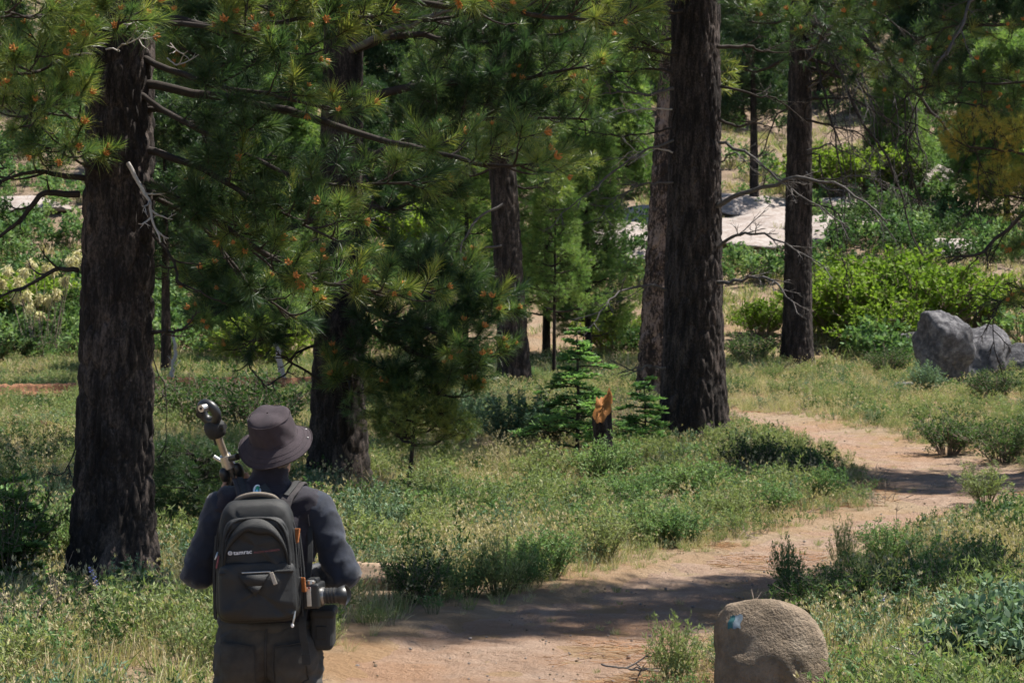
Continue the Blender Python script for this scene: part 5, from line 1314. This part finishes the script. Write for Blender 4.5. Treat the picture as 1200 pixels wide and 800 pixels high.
for sx, yy in ((-1, -.02), (1, -.03)):
    skinned('boot', [('c', (sx * .108, yy - .03, .045), (sx * .122, yy + .15, .035), .050, .040), ('c', (sx * .107, yy - .02, .05), (sx * .107, yy - .01, .16), .052, .052), ('e', (sx * .118, yy + .12, .035), (.052, .08, .036))], M['shoe'], person, .010, 3)

# bucket hat, tilted with the head
def hat():
    n = 64; a = np.arange(n) * 2 * np.pi / n; rs = np.random.default_rng(4)
    prof = [(.004, .121), (.045, .122), (.072, .118), (.088, .110), (.096, .098), (.101, .07), (.104, .035), (.107, .012), (.109, .002), (.122, -.010), (.142, -.026), (.160, -.042), (.166, -.049), (.166, -.054), (.158, -.047), (.140, -.032), (.120, -.017), (.106, -.006), (.1, .05)]
    V = []
    for i, (r, z) in enumerate(prof):
        brim = max(0, (r - .11) / .055); wav = brim * (.015 * np.sin(a * 2 + 2.3) + .009 * np.sin(a * 3 + .4))
        crease = .006 * np.sin(a * 4 + 1.) * (z > .08) * min(1, r / .09) ** 2 + .004 * np.sin(a * 9 + z * 60) * (0 < z < .11)
        rr = r * (1 + .018 * np.sin(a * 3 + 2) * (z > .02)) + crease * .5
        V.append(np.stack([rr * np.cos(a) * .88, rr * np.sin(a) * 1.06, z + wav + crease * (z > .1)], 1))
    mb = MB(); mb.grid(np.array(V)); o = mb.build('hat', M['hat'], person); o.location = HEAD + Vector((.002, .0, .047)); o.rotation_euler = (R(22), R(-16), R(10)); o.scale = (.92, .92, .80)
    m = o.modifiers.new('s', 'SUBSURF'); m.levels = 1; m.render_levels = 1
    for r, z, w in ((.0955, .099, .0018), (.1095, .003, .0016), (.1655, -.047, .0018), (.150, -.0345, .0009), (.135, -.0215, .0009)):
        brim = max(0, (r - .11) / .055); wav = brim * (.015 * np.sin(a * 2 + 2.3) + .009 * np.sin(a * 3 + .4)); rr = r * (1 + .018 * np.sin(a * 3 + 2) * (z > .02))
        P = np.stack([rr * np.cos(a) * .885, rr * np.sin(a) * 1.065, z + wav + .001], 1); mb = MB(); mb.tube(np.vstack([P, P[:1]]), w, 5, 0, False); mb.build('seam', M['hat'], o)
    for t in (.15, -.35):
        mb = MB(); mb.ball((.150 * math.cos(t) * .88, .150 * math.sin(t) * 1.06, -.024), .0035, 0, 6); mb.build('eyelet', M['alu'], o)
hat()

# ------------------------------------------------------------------ the backpack
pack = thing('backpack', 'charcoal photo backpack with leather tabs and printed name on the person back', 'backpack', (HX - .012, HY - .118, HZ + 1.03))
pack.rotation_euler = (R(-3), R(-2), R(4)); pack.scale = (.98, 1, .875)
def shell(w0, w1, h, dep, arch, name, mat, parent, z0=0., y=0., n=34, puff=.35, wr=.004, seed=1, flat=.0):
    """a padded panel bag: rounded outline (arched top), bulging rear; front at y, rear at y - dep"""
    t = np.linspace(0, 2 * np.pi, n * 2, endpoint=False)
    out = []
    for q in t:
        c, s = math.cos(q), math.sin(q); e = .32
        x = np.sign(c) * abs(c) ** e; z = np.sign(s) * abs(s) ** (e if s < 0 else arch)
        out.append((x, (z + 1) / 2))
    out = np.array(out); hw = (w0 + (w1 - w0) * out[:, 1]) / 2
    base = np.stack([out[:, 0] * hw, np.zeros(len(out)), out[:, 1] * h], 1); c = np.array([0, 0, h * .48]); V = []
    for k, d in ((.97, 0), (1.0, .12), (1.01, .4), (1., .7), (.965, .88), (.89, .965), (.75, 1.0), (.55, 1.03), (.3, 1.045), (.04, 1.05)):
        ring = c + (base - c) * k; ring[:, 1] = -dep * d; V.append(ring)
    V = np.array(V); hnz = (vnoise(V[..., 0] * 2 + V[..., 2], V[..., 2] * 2, .07, seed) - .5) * wr * 2; V[..., 1] += hnz; V[..., 0] *= 1 + hnz * 2
    V[..., 1] += y; V[..., 2] += z0
    mb = MB(); mb.grid(V[:, ::-1], 0, True); o = mb.build(name, mat, parent)
    return o
main = shell(.325, .275, .505, .16, .62, 'main_compartment', M['pack'], pack, 0, .0, wr=.006)
low = shell(.285, .275, .235, .060, .30, 'lower_pocket', M['pack2'], pack, .02, -.150, seed=3, wr=.012)
up = shell(.262, .225, .220, .040, .60, 'upper_pocket', M['pack2'], pack, .215, -.152, seed=5, wr=.010)
def arc_tube(name, w, h, z0, y, r, mat, par, a0=0, a1=180, n=30, ex=.6):
    P = []
    for q in np.linspace(R(a0), R(a1), n):
        c, s = math.cos(q), math.sin(q); P.append((np.sign(c) * abs(c) ** ex * w / 2, y, z0 + abs(s) ** ex * h))
    mb = MB(); mb.tube(P, r, 6); return mb.build(name, mat, par)
arc_tube('zip', .285, .255, .222, -.142, .0035, M['web'], main); arc_tube('piping', .300, .27, .220, -.118, .004, M['web'], main)
arc_tube('flap_edge', .240, .200, .232, -.189, .007, M['pack'], up); arc_tube('zip', .225, .178, .235, -.194, .003, M['web'], up)
# drooping flap over the upper pocket
n = 28; V = []
for v in np.linspace(0, 1, 8):
    row = []
    for u in np.linspace(-1, 1, n):
        top = .232 + .198 * max(0, 1 - abs(u) ** 2.2) ** .55; z = top - v * (.052 * (1 - abs(u) ** 3) + .012 * math.sin(u * 7 + .6) * v * (1 - abs(u)))
        row.append((u * .118, -.192 - .020 * math.sin(v * 2.4) * (1 - abs(u) ** 4), z))
    V.append(row)
mb = MB(); mb.sheet(np.array(V)); o = mb.build('flap', M['pack'], up); m = o.modifiers.new('t', 'SOLIDIFY'); m.thickness = .004
mb = MB(); mb.box((0, -.187, .214), (.27, .050, .012)); bevel(mb.build('seam_band', M['pack'], pack, False), .005)
mb = MB(); mb.box((0, -.208, .2145), (.105, .014, .006)); bevel(mb.build('zip_flap', M['alu'], low, False), .002)
# dark mesh V hanging in the lower pocket
mb = MB(); mb.add([(-.065, -.2225, .205), (.045, -.2225, .205), (-.004, -.2265, .118), (-.03, -.2275, .16), (.02, -.2275, .16)], [[0, 3, 4, 1]]); mb.add([(-.03, -.2275, .16), (-.004, -.2265, .118), (.02, -.2275, .16)], [[0, 1, 2]]); o = mb.build('mesh_gusset', M['web'], low); m = o.modifiers.new('t', 'SOLIDIFY'); m.thickness = .002
mb = MB(); mb.box((.062, -.226, .188), (.014, .004, .052), 0, Matrix.Rotation(R(-16), 3, 'Y')); bevel(mb.build('beige_tab', M['beige'], low, False), .0015)
for x, z, ry in ((.141, .352, 12), (.158, .150, -4)):
    mb = MB(); mb.box((x, -.125, z), (.008, .040, .060), 0, Matrix.Rotation(R(52), 3, 'Z') @ Matrix.Rotation(R(ry), 3, 'Y')); bevel(mb.build('leather_tab', M['leather'], pack, False), .003)
    mb = MB(); mb.box((x - .008, -.131, z), (.016, .010, .064), 0, Matrix.Rotation(R(35), 3, 'Z')); bevel(mb.build('tab_backing', M['web'], pack, False), .002)
# side pocket edges and straps down the flank
for s in (-1, 1):
    mb = MB(); mb.tube(spline([(s * .158, -.10, .02), (s * .157, -.11, .2), (s * .146, -.105, .36), (s * .10, -.09, .49)], 20), .0045, 6); mb.build('side_piping', M['web'], main)
    mb = MB(); mb.tube(spline([(s * .166, -.05, .02), (s * .164, -.05, .2), (s * .152, -.05, .36)], 20), .007, 6); mb.build('compression_strap', M['web'], pack)
# carry handle
mb = MB(); mb.tube(spline([(-.085, -.06, .488), (-.06, -.075, .515), (0, -.08, .528), (.06, -.075, .515), (.088, -.06, .484)], 24), .010, 8); mb.build('carry_handle', M['handle'], pack)
mb = MB(); mb.tube(spline([(-.088, -.052, .482), (-.062, -.07, .503), (0, -.075, .515), (.062, -.07, .503), (.09, -.052, .480)], 24), .010, 8); mb.build('handle_padding', M['web'], pack)
def strap(name, pts, w, th, mat, par, side=(1, 0, 0)):
    P = spline(pts, 30); T = np.gradient(P, axis=0); T /= np.linalg.norm(T, axis=1)[:, None]; S_ = np.array(side, float); S_ = S_ - T * (T @ S_)[:, None]; S_ /= np.linalg.norm(S_, axis=1)[:, None]; U = np.cross(T, S_)
    V = np.stack([P - S_ * w / 2 - U * th / 2, P + S_ * w / 2 - U * th / 2, P + S_ * w / 2 + U * th / 2, P - S_ * w / 2 + U * th / 2], 1)
    mb = MB(); mb.grid(V, 0, True); return bevel(mb.build(name, mat, par, False), th * .4)
vest = [c for c in person.children if c.name.startswith('vest')][0]
M['strap'] = plain_mat('taupe_strap_padding', (.040, .035, .037), .85, .25, 40., .5, 500.)
_pm = (Matrix.Translation(pack.location) @ pack.rotation_euler.to_matrix().to_4x4() @ Matrix.Diagonal((*pack.scale, 1))).inverted()
def on_vest(x, y, z, d, off):
    dg = bpy.context.evaluated_depsgraph_get(); d = Vector(d)
    hit, loc, nor, _ = vest.ray_cast(Vector((x, y, z)), d, depsgraph=dg)
    q = (loc - d * off) if hit else Vector((x, y, z)) + d * (1 if abs(d.y) > .5 else .55)
    return _pm @ (Vector(person.location) + q * 1.036)
B, D_, F_ = (0, 1, 0), (0, 0, -1), (0, -1, 0)
for s in (-1, 1):
    o = .009
    pts = [on_vest(s * .060, -1, 1.385, B, o + .01), on_vest(s * .072, -1, 1.425, B, o), on_vest(s * .090, -.045, 2, D_, o), on_vest(s * .104, .0, 2, D_, o), on_vest(s * .112, .04, 2, D_, o), on_vest(s * .118, 1, 1.38, F_, o), on_vest(s * .125, 1, 1.28, F_, o), on_vest(s * .135, 1, 1.18, F_, o)]
    strap('shoulder_strap', pts, .058, .012, M['strap'], pack, (1, 0, 0))
    strap('strap_webbing', [q + Vector((0, -.006, .010)) for q in pts[1:5]], .022, .004, M['web'], pack, (1, 0, 0))
strap('tether', [on_vest(-.012, -1, 1.468, B, .012), on_vest(.012, -1, 1.44, B, .016), on_vest(.040, -1, 1.40, B, .024), on_vest(.066, -1, 1.365, B, .05)], .028, .005, M['pack2'], pack, (1, 0, .6))   # strap from the collar to the buckle
mb = MB(); mb.box((.096, -.098, .430), (.042, .012, .026), 0, Matrix.Rotation(R(-28), 3, 'Y')); bevel(mb.build('buckle', M['black'], pack, False), .003)
mb = MB(); mb.box((.108, -.102, .392), (.012, .006, .055), 0, Matrix.Rotation(R(-28), 3, 'Y')); bevel(mb.build('strap_tail', M['web'], pack, False), .002)
mb = MB(); mb.ball((-.098, -.098, .462), (.014, .008, .007), 0, 6); mb.build('purple_tag', plain_mat('purple_cord', (.16, .10, .5), .6, .2, 40.), pack)
for x, y, z, l, mt in ((.135, -.192, .050, .055, 'alu'), (-.136, -.17, .285, .05, 'redprint'), (-.140, -.16, .300, .03, 'alu')):
    mb = MB(); mb.tube([(x, y, z), (x - .004, y - .006, z - l * .5), (x - .010, y - .004, z - l)], [.003, .0045, .003], 6); mb.build('zip_pull', M[mt], pack)
mb = MB(); mb.ball((.124, -.197, -.008), (.006, .005, .009), 0, 6); mb.build('zip_toggle', M['white'], pack)
# printed name and round mark
def text_mesh(name, body, size, mat, parent, loc, rot=(R(90), 0, 0), shear=0):
    cu = bpy.data.curves.new(name, 'FONT'); cu.body = body; cu.size = size; cu.extrude = .0006; cu.shear = shear; cu.offset = size * .012
    tmp = bpy.data.objects.new('tmp', cu); COL.objects.link(tmp); dg = bpy.context.evaluated_depsgraph_get()
    me = bpy.data.meshes.new_from_object(tmp.evaluated_get(dg)); bpy.data.objects.remove(tmp); me.materials.clear(); me.materials.append(mat)
    o = link(name, me, parent, loc); o.rotation_euler = rot; return o
text_mesh('printed_name', 'tamrac', .024, M['white'], up, (-.080, -.2035, .288), (R(86), R(-3), 0))
text_mesh('printed_line', 'PHOTO BACKPACK', .0105, M['redprint'], up, (-.006, -.2035, .290), (R(86), R(-5), 0), .2)
mb = MB(); a = np.linspace(0, 2 * np.pi, 20); mb.tube([(-.092 + .0065 * math.cos(t), -.2035, .2955 + .0065 * math.sin(t)) for t in a], .0018, 5); mb.ball((-.092, -.2035, .2955), (.0025, .002, .0025), 0, 5); mb.build('printed_mark', M['white'], up)
# round badge on the vest collar
bp = Vector((-.030, -.085, 1.446))
for nm, rx, rz, mt, k in (('badge', .014, .021, 'white', .006), ('badge_green', .008, .016, 'greenprint', .008), ('badge_blue', .006, .008, 'blueprint', .0095)):
    n = 18; V = []
    for q in (0.02, .5, 1.):
        V.append([tuple(on_back(vest, bp.x + (.002 if nm != 'badge' else 0) + rx * q * math.cos(t), bp.z + (-.006 if nm == 'badge_blue' else 0) + rz * q * math.sin(t), k)) for t in np.arange(n) * 2 * np.pi / n])
    mb = MB(); mb.grid(np.array(V)); mb.build(nm, M[mt], vest)

# ------------------------------------------------------------------ tripod over the left shoulder
def frame_to(p, q):
    d = (q - p).normalized(); return d.to_track_quat('Z', 'Y').to_matrix()
trip = thing('tripod', 'camera tripod with black head rising over the person left shoulder', 'tripod', (HX, HY, HZ))
A = Vector((-.028, .275, 1.150)); Bt = Vector((-.177, .062, 1.640)); ax = (Bt - A).normalized(); Rm = frame_to(A, Bt)
side = (Rm @ Vector((1, 0, 0))); fw = (Rm @ Vector((0, 1, 0)))
def cyl(name, p, q, r0, r1, mat, par, n=18, bev=.002):
    mb = MB(); p = Vector(p); q = Vector(q); mb.tube([p, p.lerp(q, .5), q], [r0, (r0 + r1) / 2, r1], n); return mb.build(name, M[mat], par)
for k, an in enumerate((0.3, 2.4, 4.5)):
    o = (side * math.cos(an) + fw * math.sin(an)) * .022
    cyl('leg', A + o, A + o + ax * .46, .0125, .0145, 'bronze' if k else 'black', trip)
    cyl('leg_lock', A + o + ax * .12, A + o + ax * .17, .0175, .0175, 'black', trip)
    sp = A + o + ax * .46; mb = MB(); mb.ball(sp + (side * math.cos(an) + fw * math.sin(an)) * .010, (.019, .021, .036), 0, 10, Rm); mb.build('leg_hinge', M['black'], trip)
cyl('centre_column', A + ax * .40, Bt + ax * .075, .0135, .0135, 'bronze', trip)
cyl('column_collar', A + ax * .485, A + ax * .535, .027, .021, 'alu', trip)
cyl('locking_knob', A + ax * .52 + side * .02, A + ax * .53 + side * .062, .011, .013, 'black', trip)
cyl('locking_lever', A + ax * .50 - side * .02, A + ax * .525 - side * .060, .007, .008, 'alu', trip)
hb = Bt + ax * .075
mb = MB(); mb.tube([hb + ax * t for t in (-.012, -.008, .012, .030, .046, .056)], [.026, .034, .040, .040, .034, .018], 18); mb.build('ball_housing', M['rubber'], trip)
cyl('pan_base', hb - ax * .008, hb + ax * .014, .026, .033, 'black', trip)
mb = MB(); cc = hb + ax * .088; a = np.linspace(R(-60), R(300), 40)
mb.tube([cc + (side * math.cos(t) * .036 + ax * math.sin(t) * .038) for t in a], .018, 10); mb.build('clamp_ring', M['black'], trip)
cyl('quick_release_jaw', cc - side * .034 - fw * .02, cc - side * .040 + fw * .03, .014, .014, 'rubber', trip)
cyl('clamp_knob', cc + ax * .030 + side * .012 - fw * .008, cc + ax * .043 + side * .016 - fw * .045, .0135, .0135, 'alu', trip)
cyl('clamp_knob_hub', cc + ax * .043 + side * .016 - fw * .045, cc + ax * .0435 + side * .0162 - fw * .0475, .0055, .005, 'black', trip)
cyl('side_knob', hb + ax * .03 + side * .03, hb + ax * .03 + side * .055, .012, .011, 'rubber', trip)
cyl('wrist_cord', hb - ax * .005 - side * .022, hb - ax * .05 - side * .026, .004, .006, 'black', trip)
# ------------------------------------------------------------------ camera at the right hip, its pouch and strap
cm = thing('photo_camera', 'black camera with lens and hood hanging at the person right hip', 'camera', (HX + .184, HY - .155, HZ + 1.128))
cm.rotation_euler = (0, R(-3), R(-8)); cm.scale = (.92,) * 3
mb = MB(); mb.box((0, 0, 0), (.070, .125, .098)); o = bevel(mb.build('camera_body', M['black'], cm, False), .010, 3)
mb = MB(); mb.box((-.004, -.0655, .0), (.020, .006, .075)); bevel(mb.build('grip_panel', M['alu'], cm, False), .003)
mb = MB(); mb.box((.002, .0, .056), (.044, .060, .024)); bevel(mb.build('viewfinder_hump', M['black'], cm, False), .008)
cyl('mode_dial', (0, -.042, .048), (0, -.042, .062), .016, .015, 'alu', cm); cyl('shutter_button', (.014, -.05, .048), (.016, -.052, .058), .006, .006, 'alu', cm)
cyl('strap_lug', (0, -.064, .034), (0, -.074, .036), .004, .004, 'redprint', cm)
cyl('lens_mount', (.034, 0, -.006), (.044, 0, -.006), .034, .034, 'alu', cm); cyl('lens_barrel', (.043, 0, -.006), (.10, 0, -.006), .030, .029, 'lens', cm, 28)
for k in range(3): cyl('lens_ring', (.054 + k * .014, 0, -.006), (.062 + k * .014, 0, -.006), .0318, .0318, 'rubber', cm, 28)
mb = MB(); a = np.arange(28) * 2 * np.pi / 28; V = np.stack([np.stack([np.full(28, x) + (.008 * np.cos(a * 2) if i in (1, 2) else 0), r * np.cos(a), -.006 + r * np.sin(a)], 1) for i, (x, r) in enumerate(((.098, .031), (.135, .041), (.135, .0385), (.100, .028)))]); mb.grid(V); mb.build('lens_hood', M['black'], cm)
mb = MB(); mb.ball((.104, 0, -.006), (.004, .026, .026), 0, 10); mb.build('front_glass', plain_mat('coated_glass', (.02, .015, .03), .08, .1, 5., spec=.8), cm)
strap('neck_strap', [(-.034, -.03, -.045), (-.038, -.055, -.10), (-.036, -.06, -.16), (-.030, -.058, -.20), (-.030, -.055, -.268)], .030, .003, M['web'], cm)
strap('strap_end', [(-.030, -.0575, -.225), (-.030, -.056, -.262)], .036, .006, M['web'], cm)
strap('strap_run', [(-.03, .03, .05), (-.02, .05, .14), (-.03, .10, .26), (-.07, .16, .36)], .022, .003, M['web'], cm)
ph = thing('belt_pouch', 'black belt pouch at the person right hip below the camera', 'pouch', (HX + .205, HY - .02, HZ + .93))
mb = MB(); mb.box((0, 0, .055), (.085, .14, .145)); bevel(mb.build('pouch_body', M['web'], ph, False), .02, 3)
mb = MB(); mb.box((.003, 0, .118), (.092, .148, .035)); bevel(mb.build('pouch_lid', M['pack'], ph, False), .012, 3)
mb = MB(); mb.box((0, -.072, .05), (.04, .006, .05)); bevel(mb.build('pouch_pocket', M['pack'], ph, False), .003)
